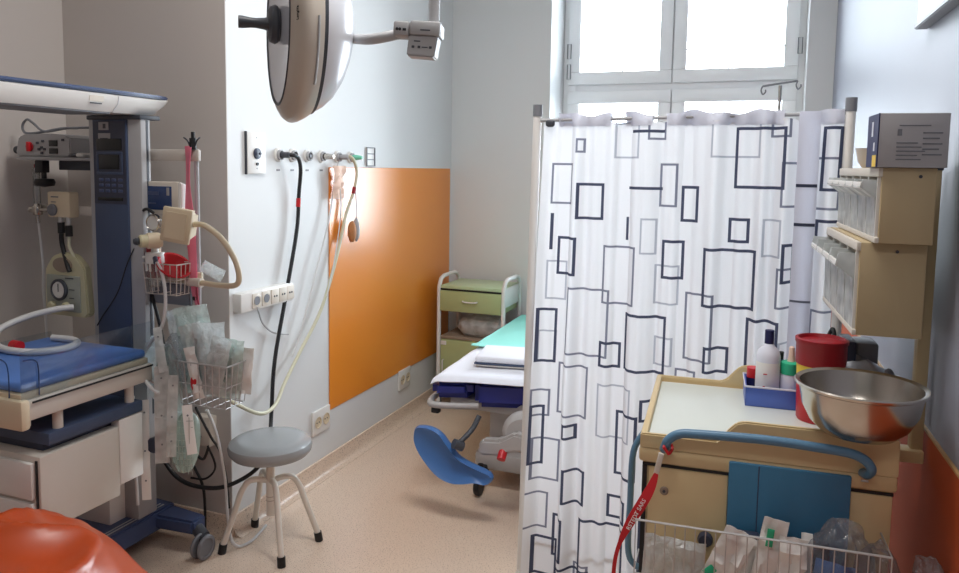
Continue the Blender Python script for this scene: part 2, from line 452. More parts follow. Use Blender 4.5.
for x, zz in ((-1.325, 2.42), (-1.325, 2.28), (.165, 2.40)):
    h = nb(); tube(h, [(x - .012, 5.21, zz - .05), (x + .012, 5.21, zz - .05), (x + .012, 5.21, zz + .05), (x - .012, 5.21, zz + .05)], .0035, 6, False, closed=True); part('hinge', h, 'midgrey', win)
g = nb(); box(g, -.959, -.951, 5.226, 5.244, 2.27, 2.93); part('facade_line', g, 'grey', win)  # added bars standing in for blurred lines of the building outside
g = nb(); box(g, -.535, .08, 5.226, 5.244, 2.403, 2.411); part('facade_line', g, 'grey', win)
g = nb(); box(g, -.263, -.255, 5.226, 5.244, 2.27, 2.40); part('facade_line', g, 'grey', win)
b = nb(); box(b, WX0 + .0, WX1 - .0, 4.82, 5.25, .948, .972, .006); s = part('window_sill', b, 'upvc', win)

# ------------------------------------------------------------------ wall items on the left wall
def wp(y, z, dx=0): return (XL + dx, y, z)
t = thing('wall_control_box', 'white wall box with a dark round dial beside the row of gas outlets', 'wall box', wp(2.71, 1.558))
b = nb(); box(b, XL, XL + .014, 2.650, 2.775, 1.560, 1.738, .002); part('cover', b, 'white', t)
b = nb(); box(b, XL, XL + .012, 2.6465, 2.6498, 1.557, 1.741, .001); part('side_edge', b, 'dkgrey', t)
b = nb(); lathe(b, [(.024, 0), (.024, .006), (.018, .008), (0, .008)], (XL + .014, 2.712, 1.647), (1, 0, 0), 20); lathe(b, [(.006, .014), (.005, .022), (0, .022)], (XL + .014, 2.712, 1.647), (1, 0, 0), 12); part('dial', b, 'navy_dk', t)
b = nb(); lathe(b, [(.007, 0), (.007, .006), (0, .006)], (XL + .014, 2.712, 1.602), (1, 0, 0), 14); part('button', b, 'black', t)
b = nb()
for z in (1.715, 1.583): lathe(b, [(.003, 0), (.003, .002), (0, .002)], (XL + .014, 2.712, z), (1, 0, 0), 8)
part('screw', b, 'grey', t)

outl = [(2.882, 'first gas outlet from the white wall box, black hose plugged in'), (2.991, 'second gas outlet from the white wall box, nothing plugged in'),
        (3.114, 'third gas outlet from the white wall box, nothing plugged in'), (3.237, 'fourth gas outlet from the white wall box, plugged with a metal fitting'),
        (3.387, 'fifth gas outlet from the white wall box, cream hose plugged in'), (3.517, 'gas outlet nearest the orange panel, with mint green coupling')]
for i, (y, lab) in enumerate(outl):
    t = thing('gas_outlet', lab, 'gas outlet', wp(y, 1.60), 'gas outlets in a row on the left wall')
    b = nb(); lathe(b, [(.032, 0), (.032, .006), (.027, .010), (.021, .010), (.019, .005), (0, .005)], wp(y, 1.645), (1, 0, 0), 28); part('face_plate', b, 'white', t)
    b = nb(); lathe(b, [(.024, .0), (.024, .016), (.018, .018), (.017, .008), (0, .008)], wp(y, 1.645, .004), (1, 0, 0), 22); part('socket_ring', b, 'grey', t)
    b = nb(); lathe(b, [(.009, 0), (.009, .014), (0, .015)], wp(y, 1.645, .008), (1, 0, 0), 12); part('valve', b, 'dkgrey', t)
    b = nb(); box(b, XL, XL + .002, y - .012, y + .012, 1.572, 1.580); part('name_tag', b, 'midgrey', t)
    if i in (3, 5):
        b = nb(); lathe(b, [(.013, 0), (.015, .02), (.011, .05), (.008, .06), (0, .06)], wp(y, 1.645, .014), (1, 0, 0), 16); part('plug', b, 'steel' if i == 3 else 'mint', t)
t = thing('wall_frame', 'small blue-grey framed plate at the far end of the gas outlets', 'wall plate', wp(3.73, 1.6))
b = nb(); box(b, XL, XL + .006, 3.685, 3.775, 1.602, 1.705, .001); part('plate', b, 'white', t)
b = nb()
for zz in (1.602, 1.637, 1.669, 1.703): box(b, XL + .006, XL + .011, 3.685, 3.775, zz - .0025, zz + .0025)
for yy in (3.685, 3.775): box(b, XL + .006, XL + .011, yy - .003, yy + .003, 1.602, 1.703)
part('rim', b, 'midgrey', t)

# socket trunking
t = thing('socket_trunking', 'white wall trunking with a row of sockets beside the alcove corner', 'trunking', wp(2.75, .972))
b = nb(); box(b, XL, XL + .045, 2.556, 2.93, .972, 1.056, .006); part('channel', b, 'white', t)
for k, y in enumerate((2.655, 2.722, 2.787, 2.846, 2.902)):
    b = nb(); box(b, XL + .045, XL + .050, y - .028, y + .028, .982, 1.046, .002)
    if k < 2: lathe(b, [(.022, .006), (.020, .0), (0, .0)], (XL + .0455, y, 1.014), (1, 0, 0), 20)
    so = part('socket', b, 'offwhite', t)
    d = nb()
    if k < 2: lathe(d, [(.019, 0), (.019, .0015), (0, .0015)], (XL + .050, y, 1.014), (1, 0, 0), 20)
    else:
        for s in (-.008, .008): lathe(d, [(.0045, 0), (.0045, .0015), (0, .0015)], (XL + .050, y + s, 1.014), (1, 0, 0), 10)
    part('opening', d, 'midgrey' if k < 2 else 'dkgrey', so)

for y, z, lab in ((3.216, .30, 'double socket low on white wall, beside the near edge of the orange panel'), (4.166, .272, 'double socket below the orange panel, near the foot of the bed')):
    t = thing('double_socket', lab, 'socket', wp(y, z - .07), 'double sockets low on the left wall')
    b = nb(); box(b, XL, XL + .014, y - .08, y + .08, z - .062, z + .062, .005); part('plate', b, 'white', t)
    for s in (-.037, .037):
        b = nb(); lathe(b, [(.030, .004), (.027, .005), (.025, .001), (0, .001)], (XL + .0135, y + s, z), (1, 0, 0), 24); so = part('socket', b, 'cream', t)
        d = nb()
        for q in (-.01, .01): lathe(d, [(.004, 0), (.004, .001), (0, .001)], (XL + .0148, y + s + q, z), (1, 0, 0), 8)
        part('opening', d, 'dkgrey', so)

# hoses on the wall
hx = XL + .035
b = nb(); tube(b, [(XL + .02, 2.882, 1.645), (hx + .03, 2.90, 1.645), (hx + .03, 2.945, 1.633), (hx + .02, 2.979, 1.577), (hx, 2.993, 1.46), (hx, 2.975, 1.297), (hx, 2.893, 1.024), (hx + .01, 2.783, .72), (hx + .02, 2.742, .50), (-1.98, 2.66, .385), (-1.965, 2.56, .315), (-2.02, 2.48, .27), (-2.10, 2.44, .25), (-2.22, 2.42, .26), (-2.31, 2.42, .31), (-2.38, 2.42, .42), (-2.40, 2.42, .56)], .009, 10)
t = thing('gas_hose', 'thick black gas hose hanging from the first outlet and sagging behind the stool', 'hose', wp(2.88, 1.3))
part('hose', b, 'black', t)
b = nb(); cyl(b, (XL + .012, 2.882, 1.645), (XL + .06, 2.888, 1.645), .013); part('plug', b, 'dkgrey', t)
b = nb(); cyl(b, (hx, 2.991, 1.445), (hx, 2.987, 1.405), .0108); part('band', b, 'red', t)
t = thing('cream_hose', 'cream gas hose hanging from the fifth outlet in front of the orange panel', 'hose', wp(3.4, .53))
b = nb(); tube(b, [(XL + .02, 3.387, 1.645), (hx + .03, 3.42, 1.645), (hx + .03, 3.476, 1.579), (hx + .02, 3.466, 1.473), (hx, 3.416, 1.344), (hx, 3.317, 1.117), (hx, 3.176, .881), (hx, 3.002, .717), (hx + .02, 2.841, .60), (hx + .05, 2.729, .535), (hx + .07, 2.60, .537), (hx + .03, 2.50, .60), (-2.10, 2.46, .66)], .0085, 10); part('hose', b, 'tubecream', t)
b = nb(); cyl(b, (XL + .012, 3.387, 1.645), (XL + .06, 3.40, 1.645), .013); part('plug', b, 'grey', t)
b = nb(); cyl(b, (hx + .021, 3.468, 1.49), (hx + .018, 3.462, 1.455), .0105); part('band', b, 'redlid', t)
b = nb(); tube(b, [(XL + .03, 3.338, 1.60), (hx, 3.252, 1.327), (hx, 3.16, 1.134), (hx, 3.05, .90), (hx, 2.99, .78), (hx, 2.93, .70)], .0045, 8)
tag(obj('oxygen_tubing', b, 'tubewh'), 'thin white tubing slanting down the wall left of the cream hose', 'tubing')
b = nb(); tube(b, [(XL + .03, 3.34, 1.62), (hx + .02, 3.335, 1.4), (hx + .02, 3.28, 1.15), (hx + .02, 3.20, .95)], .003, 8)
tag(obj('oxygen_tubing', b, 'tubewh'), 'hair-thin line hanging straight below the fifth gas outlet', 'tubing')
b = nb(); tube(b, [(XL + .05, 2.655, .985), (hx + .02, 2.66, .96), (hx, 2.714, .90), (hx - .01, 2.80, .842), (hx - .02, 2.93, .806)], .0035, 8)
tag(obj('power_wire', b, 'grey'), 'thin grey wire drooping from the socket trunking across the white wall', 'wire')
t = thing('hanging_mask', 'brown breathing mask piece hanging from a thin string by the cream hose', 'mask', (XL + .06, 3.46, 1.2))
b = nb(); tube(b, [(XL + .05, 3.485, 1.50), (XL + .05, 3.50, 1.38), (XL + .05, 3.49, 1.29)], .0025, 6); part('string', b, 'grey', t)
b = nb(); blob(b, (XL + .055, 3.445, 1.255), (.022, .022, .055), 3, .15, 2); part('bag', b, 'brown', t)
b = nb(); blob(b, (XL + .055, 3.488, 1.262), (.018, .018, .06), 5, .15, 2); part('cuff', b, 'grey', t)
b = nb(); packet(b, (XL + .045, 3.335, 1.60), (XL + .04, 3.335, 1.43), .10, .02, (1, 0, 0), 2, .01)
tag(obj('peach_cloth', b, 'peach'), 'faded peach cloth hanging below the gas outlets at the orange panel edge', 'cloth')

# picture frame on the right wall
t = thing('picture_frame', 'white framed board hanging high on the right wall', 'picture', (wallr(1.6), 1.6, 2.015))
xx = wallr(1.3)
b = nb(); prism(b, [(wallr(.9) - .03, .9), (wallr(2.49) - .03, 2.49), (wallr(2.49), 2.49), (wallr(.9), .9)], (0, 0, 2.03), (1, 0, 0), (0, 1, 0), (0, 0, .78), bev=.004); part('board', b, 'white', t)
b = nb(); prism(b, [(wallr(.88) - .036, .88), (wallr(2.50) - .036, 2.50), (wallr(2.50), 2.50), (wallr(.88), .88)], (0, 0, 2.015), (1, 0, 0), (0, 1, 0), (0, 0, .016), bev=.003); part('frame', b, 'midgrey', t)

# ------------------------------------------------------------------ surgical lamp
LC = Vector((-1.439, 2.0, 2.033)); AX = Vector((.72, .69, 0)).normalized()
t = thing('surgical_lamp', 'big white dome surgical lamp hanging on its arm at the top of the picture', 'lamp', (-1.0, 2.05, 3.0))
b = nb(); lathe(b, [(0, .004), (.15, .003), (.238, 0)], LC, AX, 64); part('lens', b, 'lampglass', t)
b = nb(); lathe(b, [(.238, -.002), (.246, -.004), (.250, .004), (.238, .006), (.238, -.002)], LC, AX, 64); part('gasket', b, 'dkgrey', t)
b = nb(); lathe(b, [(.249, 0), (.268, .006), (.288, .018), (.298, .032), (.300, .042), (.297, .056), (.288, .074), (.275, .092), (.26, .094)], LC, AX, 64); bz = part('bezel', b, 'lampbezel', t)
b = nb(); lathe(b, [(.266, .091), (.272, .093), (.270, .103), (.262, .105)], LC, AX, 64); part('seam_ring', b, 'dkgrey', t)
b = nb(); lathe(b, [(.266, .102), (.264, .108), (.25, .132), (.222, .162), (.18, .188), (.13, .208), (.07, .221), (.03, .225), (0, .225)], LC, AX, 64); part('dome', b, 'lampshell', t)
hd = AX * -1; HC = LC + AX * .018
b = nb(); lathe(b, [(0, -.02), (.045, -.02), (.056, -.008), (.060, .004), (.056, .012), (.050, .014), (.050, .018), (.056, .020), (.060, .028), (.054, .042), (.040, .048), (0, .048)], HC, hd, 32); part('handle_hub', b, 'dkgrey', t)
b = nb(); lathe(b, [(.022, .045), (.018, .06), (.015, .085), (.0155, .10), (.019, .125), (.019, .135), (0, .136)], HC, hd, 20); part('handle', b, 'dkgrey', t)
perp = Vector((.69, -.72, 0)).normalized()      # toward the camera side of the rim
q = LC + AX * .045 + perp * .290
text('bezel_lettering', 'Longlife', .0125, 'black', t, LC + AX * .0135 + perp * .2815 + Vector((0, 0, -.012)), (0, 0, 1), (perp * .86 + AX * .51) * -1)
b = nb()
for k in range(9):      # recessed grip along the rim
    a = R(-3 - k * 5.0); p0 = perp * math.cos(a) + Vector((0, 0, math.sin(a)))
    if k: tube(b, [pp, LC + AX * .072 + p0 * .290], .004, 6, False)
    pp = LC + AX * .072 + p0 * .290
part('grip_slot', b, 'grey', t)
J = Vector((-.967, 2.0, 1.976)); arm0 = LC + AX * .212 + Vector((0, 0, -.03))
b = nb(); tube(b, [arm0, (arm0.x + .05, arm0.y - .04, arm0.z - .005), (J.x - .13, J.y - .02, J.z - .005), (J.x - .05, J.y, J.z + .01)], .0155, 14); part('arm', b, 'grey', t)
ang = math.atan2(.352, .931)
mxJ = Matrix.Translation(J) @ Matrix.Rotation(R(16), 4, 'Z') @ Matrix.Rotation(R(3), 4, 'Y')
b = nb(); box(b, -.058, -.012, -.04, .04, -.006, .036, .007, 2, mxJ); part('joint_cap', b, 'grey', t)
b = nb(); box(b, -.010, .078, -.045, .045, -.002, .038, .006, 2, mxJ); part('joint_block', b, 'grey', t)
b = nb(); prism(b, [(-.012, 0), (.072, 0), (.064, -.062), (-.016, -.060)], (0, -.036, 0), (1, 0, 0), (0, 0, 1), (0, .07, 0), 0, .004)
bmesh.ops.transform(b, matrix=mxJ, verts=b.verts[:]); part('control_box', b, 'grey', t)
b = nb(); box(b, .022, .050, -.0465, -.0445, .010, .0135, 0, 2, mxJ); part('key_mark', b, 'dkgrey', t)
for k, x in enumerate((.002, .019, .052)):
    b = nb(); box(b, x - .004, x + .004, -.0375, -.0355, -.038, -.031, .001, 1, mxJ); part('key_mark', b, 'dkgrey', t)
b = nb(); box(b, .004, .022, -.0375, -.0355, -.020, -.017, 0, 2, mxJ)
box(b, .027, .044, -.0375, -.0355, -.036, -.0335, 0, 2, mxJ); part('key_mark', b, 'dkgrey', t)
b = nb()
for x in (-.046, -.038):
    b = nb(); lathe(b, [(.004, 0), (.0045, .002), (0, .002)], mxJ @ Vector((x, -.0395, .012)), mxJ.to_3x3() @ Vector((0, -1, 0)), 10); part('key_mark', b, 'black', t)
b = nb(); box(b, -.030, -.020, -.0415, -.0395, .008, .015, 0, 2, mxJ); part('key_mark', b, 'black', t)
top = mxJ @ Vector((.052, 0, .03))
b = nb(); tube(b, [top, (top.x, top.y, top.z + .15), (top.x - .02, top.y, top.z + .35), (-1.0, 2.05, top.z + .6), (-1.0, 2.05, ZC)], .0165, 14); part('drop_tube', b, 'grey', t)

# ------------------------------------------------------------------ infant warmer
t = thing('infant_warmer', 'infant warmer with blue mattress, blue tower and overhead hood in the alcove', 'infant warmer', (-2.36, 2.0, 0))
b = nb()
prism(b, [(-2.64, 1.80), (-2.30, 1.80), (-2.30, 2.44), (-2.64, 2.46)], (0, 0, .07), (1, 0, 0), (0, 1, 0), (0, 0, .085), 0, .008)
base = part('base', b, 'steelblue', t)
b = nb(); box(b, -2.328, -2.322, 1.83, 2.40, .156, .158); box(b, -2.345, -2.340, 1.83, 2.40, .156, .158); part('edge_strip', b, 'chrome', base)
for sx, y, x1 in ((1, 2.385, -2.118), (1, 1.80, -2.26), (-1, 2.39, -2.78), (-1, 1.80, -2.70)):
    b = nb(); x0 = -2.34 if sx > 0 else -2.62
    prism(b, [(x0, y - .06), (x1, y - .045), (x1, y + .035), (x0, y + .06)], (0, 0, .085), (1, 0, 0), (0, 1, 0), (0, 0, .058), 0, .01)
    lg = part('foot', b, 'steelblue', t)
    wx = x1 + sx * .045; wy = y - .045
    b = nb(); cyl(b, (x1 - sx * .01, y - .01, .10), (wx - sx * .01, y - .02, .075), .026); box(b, wx - .02, wx + .02, wy - .005, wy + .03, .05, .095, .008); part('caster_fork', b, 'dkgrey', lg)
    b = nb()
    for o in (-.022, .012): lathe(b, [(0, 0), (.036, 0), (.046, .002), (.05, .006), (.05, .012), (.046, .016), (.036, .017), (.034, .012), (0, .012)], (wx + o, wy, .05), (1, 0, 0), 24)
    part('caster_wheel', b, 'midgrey', lg)
b = nb(); box(b, -2.60, -2.383, 2.175, 2.34, .15, .462, .004); box(b, -2.50, -2.101, 1.970, 2.075, .452, .69, .004); part('lift_column', b, 'white', t)
b = nb(); box(b, -2.64, -2.10, 1.655, 1.968, .415, .668, .006); cb = part('drawer_cabinet', b, 'warm', t)
for z0, z1 in ((.527, .648), (.425, .515)):
    b = nb(); box(b, -2.62, -2.122, 1.640, 1.657, z0, z1, .006); dr = part('drawer', b, 'white', cb)
    b = nb(); box(b, -2.46, -2.28, 1.628, 1.641, (z0 + z1) / 2 - .012, (z0 + z1) / 2 + .012, .005); part('drawer_pull', b, 'grey', dr)
b = nb(); box(b, -2.118, -2.109, 1.652, 1.656, .42, .655); part('shadow_gap', b, 'black', cb)
b = nb(); box(b, -2.64, -2.10, 1.69, 2.078, .692, .734, .005); part('platform', b, 'navy', t)
b = nb(); box(b, -2.58, -2.14, 1.70, 2.06, .665, .695, .003); part('platform_riser', b, 'navy_dk', t)
for (px, py) in ((-2.125, 1.745), (-2.58, 1.745), (-2.125, 2.04), (-2.58, 2.04), (-2.125, 1.63), (-2.60, 1.63)):
    b = nb(); cyl(b, (px, py, .73 if py > 1.65 else .775), (px, py, .815), .016); part('tray_post', b, 'warm', t)
b = nb(); box(b, -2.63, -2.095, 1.595, 2.125, .795, .862, .008); tr = part('bed_tray', b, 'warm', t)
b = nb(); box(b, -2.64, -2.088, 1.590, 1.625, .770, .868, .012); part('front_rail', b, 'cream', t)
b = nb(); box(b, -2.0905, -2.0875, 1.63, 2.12, .852, .858); part('groove', b, 'black', tr)
b = nb(); box(b, -2.615, -2.105, 1.605, 2.115, .862, .884, .006); part('mattress_base', b, 'cream', t)
b = nb(); box(b, -2.605, -2.108, 1.610, 2.11, .884, .915, .014, 3); part('mattress', b, 'mattblue', t)
b = nb(); box(b, -2.100, -2.094, 1.60, 2.135, .865, 1.018, .002); part('side_guard', b, 'acrylic', t, 'clear plastic side guard')
b = nb(); box(b, -2.622, -2.616, 1.60, 2.135, .80, .93, .002); part('side_guard', b, 'acrylic', t, 'clear plastic side guard')
b = nb(); tube(b, [(-2.097, 1.66, .87), (-2.097, 1.66, .96), (-2.097, 1.645, .985), (-2.097, 1.61, .99)], .002, 6); tube(b, [(-2.15, 1.6, .87), (-2.15, 1.6, .95), (-2.17, 1.6, .985), (-2.25, 1.6, .99)], .002, 6); part('guard_edge', b, 'screen', t)
# tower
b = nb(); box(b, -2.466, -2.205, 2.205, 2.252, .46, 1.765, .004); box(b, -2.42, -2.312, 2.252, 2.35, .155, 1.765, .004); tw = part('tower', b, 'grey', t)
b = nb(); box(b, -2.436, -2.268, 2.196, 2.206, .60, 1.762, .002); tp = part('tower_front', b, 'navy', tw)
b = nb(); box(b, -2.432, -2.272, 2.1945, 2.197, 1.44, 1.755); part('control_panel', b, 'navy_dk', tw)
b = nb()
for x0, x1, z0, z1, in ((-2.415, -2.290, 1.645, 1.69), (-2.405, -2.305, 1.573, 1.628), (-2.415, -2.29, 1.452, 1.465)):
    b = nb(); box(b, x0, x1, 2.1925, 2.1955, z0, z1, .001); part('display', b, 'lcd', tw)
b = nb(); frame(b, -2.418, -2.287, 1.552, 1.64, .01, 2.192, 2.196, .001); part('display_bezel', b, 'navy', tw)
b = nb()
for r_ in range(3):
    for c_ in range(4):
        b = nb(); box(b, -2.408 + c_ * .032, -2.386 + c_ * .032, 2.1925, 2.1955, 1.484 + r_ * .021, 1.496 + r_ * .021, .002); part('key', b, 'steelblue', tw)
b = nb(); box(b, -2.402, -2.352, 2.193, 2.196, 1.722, 1.752); part('sticker', b, 'carton', tw)
b = nb(); box(b, -2.405, -2.345, 2.193, 2.196, 1.682, 1.71); part('sticker', b, 'grey', tw)
b = nb(); box(b, -2.380, -2.366, 2.1925, 2.1955, 1.728, 1.746); box(b, -2.395, -2.355, 2.1925, 2.1955, 1.688, 1.692); part('sticker_print', b, 'dkgrey', tw)
b = nb(); box(b, -2.206, -2.2035, 2.230, 2.240, .62, 1.76); part('rail_slot', b, 'dkgrey', tw)
b = nb(); box(b, -2.47, -2.20, 2.198, 2.30, 1.762, 1.779, .004); part('tower_cap', b, 'dkgrey', t)
# hood: tapered box running toward the viewer
prof = [(-.148, 1.838), (-.12, 1.852), (.12, 1.852), (.148, 1.838), (.142, 1.81), (.118, 1.780), (-.118, 1.780), (-.142, 1.81)]
b = nb(); rings = []
for y, s, dz in ((1.25, .9, 0), (1.35, 1, 0), (2.05, 1, 0), (2.16, 1, 0), (2.25, .98, .0), (2.30, .95, .006), (2.325, .90, .022)):
    rings.append([b.verts.new((-2.345 + x * s, y + (max(0, z - 1.778) * .5 if y > 2.1 else 0), z + dz * (1.85 - z) / .07)) for x, z in prof])
for A, B in zip(rings, rings[1:]):
    for k in range(8): b.faces.new((A[k], A[(k + 1) % 8], B[(k + 1) % 8], B[k]))
b.faces.new(rings[0]); b.faces.new(rings[-1])
hood = part('hood', b, 'white', t, ang=50)
b = nb(); prism(b, [(-2.49, 1.23), (-2.20, 1.23), (-2.194, 2.10), (-2.200, 2.30), (-2.22, 2.365), (-2.47, 2.365), (-2.49, 2.30), (-2.496, 2.10)], (0, 0, 1.845), (1, 0, 0), (0, 1, 0), (0, 0, .014), 0, .005); part('hood_top', b, 'steelblue', t)
b = nb(); box(b, -2.45, -2.24, 1.30, 2.1, 1.774, 1.782, .003); part('heater_grille', b, 'midgrey', hood)
b = nb(); tube(b, [(-2.197, 2.10, 1.838), (-2.203, 2.10, 1.81), (-2.227, 2.095, 1.781)], .0022, 6, False); part('seam_strip', b, 'lampshell', hood)
b = nb(); prism(b, [(0, 0), (.06, 0), (.06, .020), (0, .020)], (-2.2026, 1.975, 1.8115), (0, 1, 0), (.21, 0, .977), (.0012, 0, 0)); part('hood_label', b, 'offwhite', hood)
b = nb(); prism(b, [(0, 0), (.05, 0), (.05, .004), (0, .004)], (-2.2050, 1.98, 1.803), (0, 1, 0), (.21, 0, .977), (.0012, 0, 0)); part('print_mark', b, 'dkgrey', hood)
# bars to the accessory pole
b = nb(); box(b, -2.31, -1.995, 2.27, 2.286, 1.608, 1.652, .004); br = part('pole_bracket', b, 'warm', t)
b = nb(); box(b, -2.312, -2.276, 2.256, 2.30, 1.57, 1.70, .003); part('clamp', b, 'warm', br)
b = nb()
for z in (1.595, 1.635, 1.675): lathe(b, [(.006, 0), (.006, .003), (0, .003)], (-2.284, 2.256, z), (0, -1, 0), 10)
part('bolt', b, 'dkgrey', br)
b = nb(); box(b, -2.20, -1.985, 2.262, 2.276, 1.142, 1.188, .003); part('lower_rail', b, 'cream', t)
b = nb(); lathe(b, [(0, 0), (.024, 0), (.026, .006), (.024, .012), (0, .012)], (-2.215, 2.262, 1.165), (0, -1, 0), 20); part('rail_knob', b, 'grey', t)
b = nb(); cyl(b, (-2.012, 2.28, .70), (-2.012, 2.28, 1.655), .0085, seg=14); part('accessory_pole', b, 'grey', t)
# left rail & shelf
b = nb(); box(b, -2.88, -2.455, 2.215, 2.50, 1.603, 1.616, .003); sh = part('shelf', b, 'grey', t)
b = nb(); box(b, -2.72, -2.45, 2.28, 2.30, 1.565, 1.603, .003); part('shelf_bracket', b, 'dkgrey', sh)
b = nb(); box(b, -2.79, -2.745, 2.225, 2.26, 1.553, 1.603, .004); cyl(b, (-2.755, 2.24, 1.50), (-2.755, 2.24, 1.555), .01); lathe(b, [(0, 0), (.035, .006), (.04, .02), (.034, .034), (0, .036)], (-2.753, 2.24, 1.494), (0, 0, 1), 18); part('clamp_knob', b, 'black', sh)
b = nb(); box(b, -2.84, -2.455, 2.262, 2.272, 1.385, 1.42, .002); part('side_rail', b, 'warm', t)

# pump on the shelf
t = thing('infusion_pump', 'white pump with red dial and two dark displays on the high shelf', 'pump', (-2.74, 2.3, 1.616))
b = nb(); prism(b, [(-2.885, 0), (-2.60, 0), (-2.588, .012), (-2.590, .075), (-2.62, .088), (-2.70, .094), (-2.84, .092), (-2.875, .08), (-2.892, .02)], (0, 2.225, 1.617), (1, 0, 0), (0, 0, 1), (0, .16, 0), 0, .005); part('housing', b, 'grey', t)
b = nb(); lathe(b, [(.020, 0), (.019, .004), (0, .005)], (-2.808, 2.223, 1.658), (0, -1, 0), 20); part('dial', b, 'redlid', t)
b = nb(); box(b, -2.816, -2.798, 2.210, 2.222, 1.638, 1.678, .004); part('dial_grip', b, 'red', t)
b = nb(); box(b, -2.700, -2.655, 2.221, 2.225, 1.660, 1.684, .001); part('display', b, 'lcd', t)
b = nb(); box(b, -2.700, -2.655, 2.221, 2.225, 1.630, 1.652, .001); part('display', b, 'lcd', t)
b = nb()
for x, z in ((-2.765, 1.673), (-2.735, 1.68), (-2.742, 1.655), (-2.757, 1.648), (-2.727, 1.648), (-2.742, 1.633), (-2.625, 1.685)):
    b = nb(); box(b, x - .007, x + .007, 2.220, 2.225, z - .005, z + .005, .002); part('key', b, 'dkgrey', t)
b = nb(); lathe(b, [(.016, 0), (.016, .03), (0, .03)], (-2.888, 2.25, 1.645), (-1, 0, 0), 14); part('side_connector', b, 'dkgrey', t)
b = nb(); tube(b, [(-2.60, 2.33, 1.74), (-2.68, 2.29, 1.735), (-2.78, 2.27, 1.722), (-2.83, 2.26, 1.755), (-2.865, 2.26, 1.77), (-2.892, 2.26, 1.745), (-2.875, 2.26, 1.715), (-2.80, 2.27, 1.718), (-2.70, 2.28, 1.734), (-2.62, 2.29, 1.735)], .005, 8)
tag(obj('pump_cable', b, 'midgrey'), 'looped grey cable lying on top of the white pump', 'cable')
b = nb(); box(b, -2.57, -2.53, 2.23, 2.29, 1.6165, 1.635, .008); tag(obj('soap_block', b, 'white'), 'small white block on the right end of the pump shelf', 'block')
b = nb(); box(b, -2.64, -2.60, 2.47, 2.50, 1.617, 1.80, .006); tag(obj('plug_adapter', b, 'grey'), 'slim grey adapter standing behind the pump', 'adapter')

# flow meter, regulator and hoses on the left rail
t = thing('flow_meter', 'clear glass flow meter tube on the left end of the warmer rail', 'flow meter', (-2.80, 2.25, 1.33))
b = nb(); lathe(b, [(.013, 0), (.014, .02), (.014, .14), (.010, .15), (0, .15)], (-2.805, 2.245, 1.425), (0, 0, 1), 16); part('glass_tube', b, 'jar', t)
b = nb(); lathe(b, [(0, 0), (.008, 0), (.008, .03), (.018, .035), (.020, .055), (.016, .075), (.012, .08), (0, .08)], (-2.805, 2.245, 1.345), (0, 0, 1), 16); cyl(b, (-2.805, 2.245, 1.40), (-2.84, 2.24, 1.40), .013); cyl(b, (-2.805, 2.245, 1.40), (-2.715, 2.25, 1.40), .009); part('valve', b, 'steel', t)
b = nb(); cyl(b, (-2.805, 2.245, 1.572), (-2.805, 2.245, 1.587), .008); part('cap', b, 'redlid', t)
b = nb(); tube(b, [(-2.803, 2.245, 1.35), (-2.795, 2.245, 1.28), (-2.785, 2.245, 1.17), (-2.79, 2.245, 1.07), (-2.79, 2.25, .98), (-2.785, 2.25, .86)], .005, 8); part('tubing', b, 'tubewh', t)
t = thing('suction_regulator', 'cream regulator box with two black hose couplings on the warmer rail', 'regulator', (-2.66, 2.25, 1.40))
b = nb(); box(b, -2.712, -2.592, 2.215, 2.262, 1.375, 1.478, .006); part('housing', b, 'cream', t)
b = nb(); lathe(b, [(.024, 0), (.024, .008), (.018, .014), (0, .014)], (-2.682, 2.216, 1.405), (0, -1, 0), 20); part('dial', b, 'midgrey', t)
b = nb(); box(b, -2.69, -2.65, 2.2135, 2.2155, 1.455, 1.460); box(b, -2.69, -2.665, 2.2135, 2.2155, 1.435, 1.439); part('print', b, 'midgrey', t)
for k, x in enumerate((-2.652, -2.610)):
    b = nb(); cyl(b, (x, 2.225, 1.40), (x, 2.225, 1.345), .009); part('nozzle', b, 'chrome', t)
    b = nb(); cyl(b, (x, 2.225, 1.355 - .012 * k), (x, 2.225, 1.312 - .012 * k), .0135); part('coupling', b, 'black', t)
b = nb(); tube(b, [(-2.652, 2.225, 1.31), (-2.652, 2.225, 1.275), (-2.635, 2.222, 1.225), (-2.605, 2.208, 1.185), (-2.592, 2.206, 1.16)], .009, 10)
tag(obj('black_hose', b, 'black'), 'short black hose from the cream regulator down to the yellow ventilator', 'hose')
b = nb(); tube(b, [(-2.610, 2.225, 1.30), (-2.612, 2.225, 1.26), (-2.585, 2.222, 1.22), (-2.562, 2.222, 1.18)], .006, 10)
tag(obj('cream_tube', b, 'tubecream'), 'short cream tube from the regulator beside the black hose', 'tube')
# ventilator
t = thing('ventilator', 'straw yellow portable ventilator with round gauge hanging left of the tower', 'ventilator', (-2.65, 2.25, .975))
outer = [(-2.745, .985), (-2.735, .975), (-2.525, .975), (-2.508, .99), (-2.522, 1.17), (-2.535, 1.19), (-2.575, 1.225), (-2.64, 1.235), (-2.70, 1.215), (-2.738, 1.165)]
b = nb(); prism(b, outer, (0, 2.215, 0), (1, 0, 0), (0, 0, 1), (0, .035, 0), 0, .006); part('case', b, 'yell_vent', t)
b = nb(); pts = [(-2.70 + .052 * math.cos(a) + .062, 1.184 + .030 * math.sin(a)) for a in [R(20 * k) for k in range(18)]]
prism(b, pts, (0, 2.2105, 0), (1, 0, 0), (0, 0, 1), (0, .006, 0)); part('handle_opening', b, 'taupe', t)
b = nb(); box(b, -2.725, -2.545, 2.208, 2.217, .995, 1.142, .003); pn = part('front_panel', b, 'ventgrey', t)
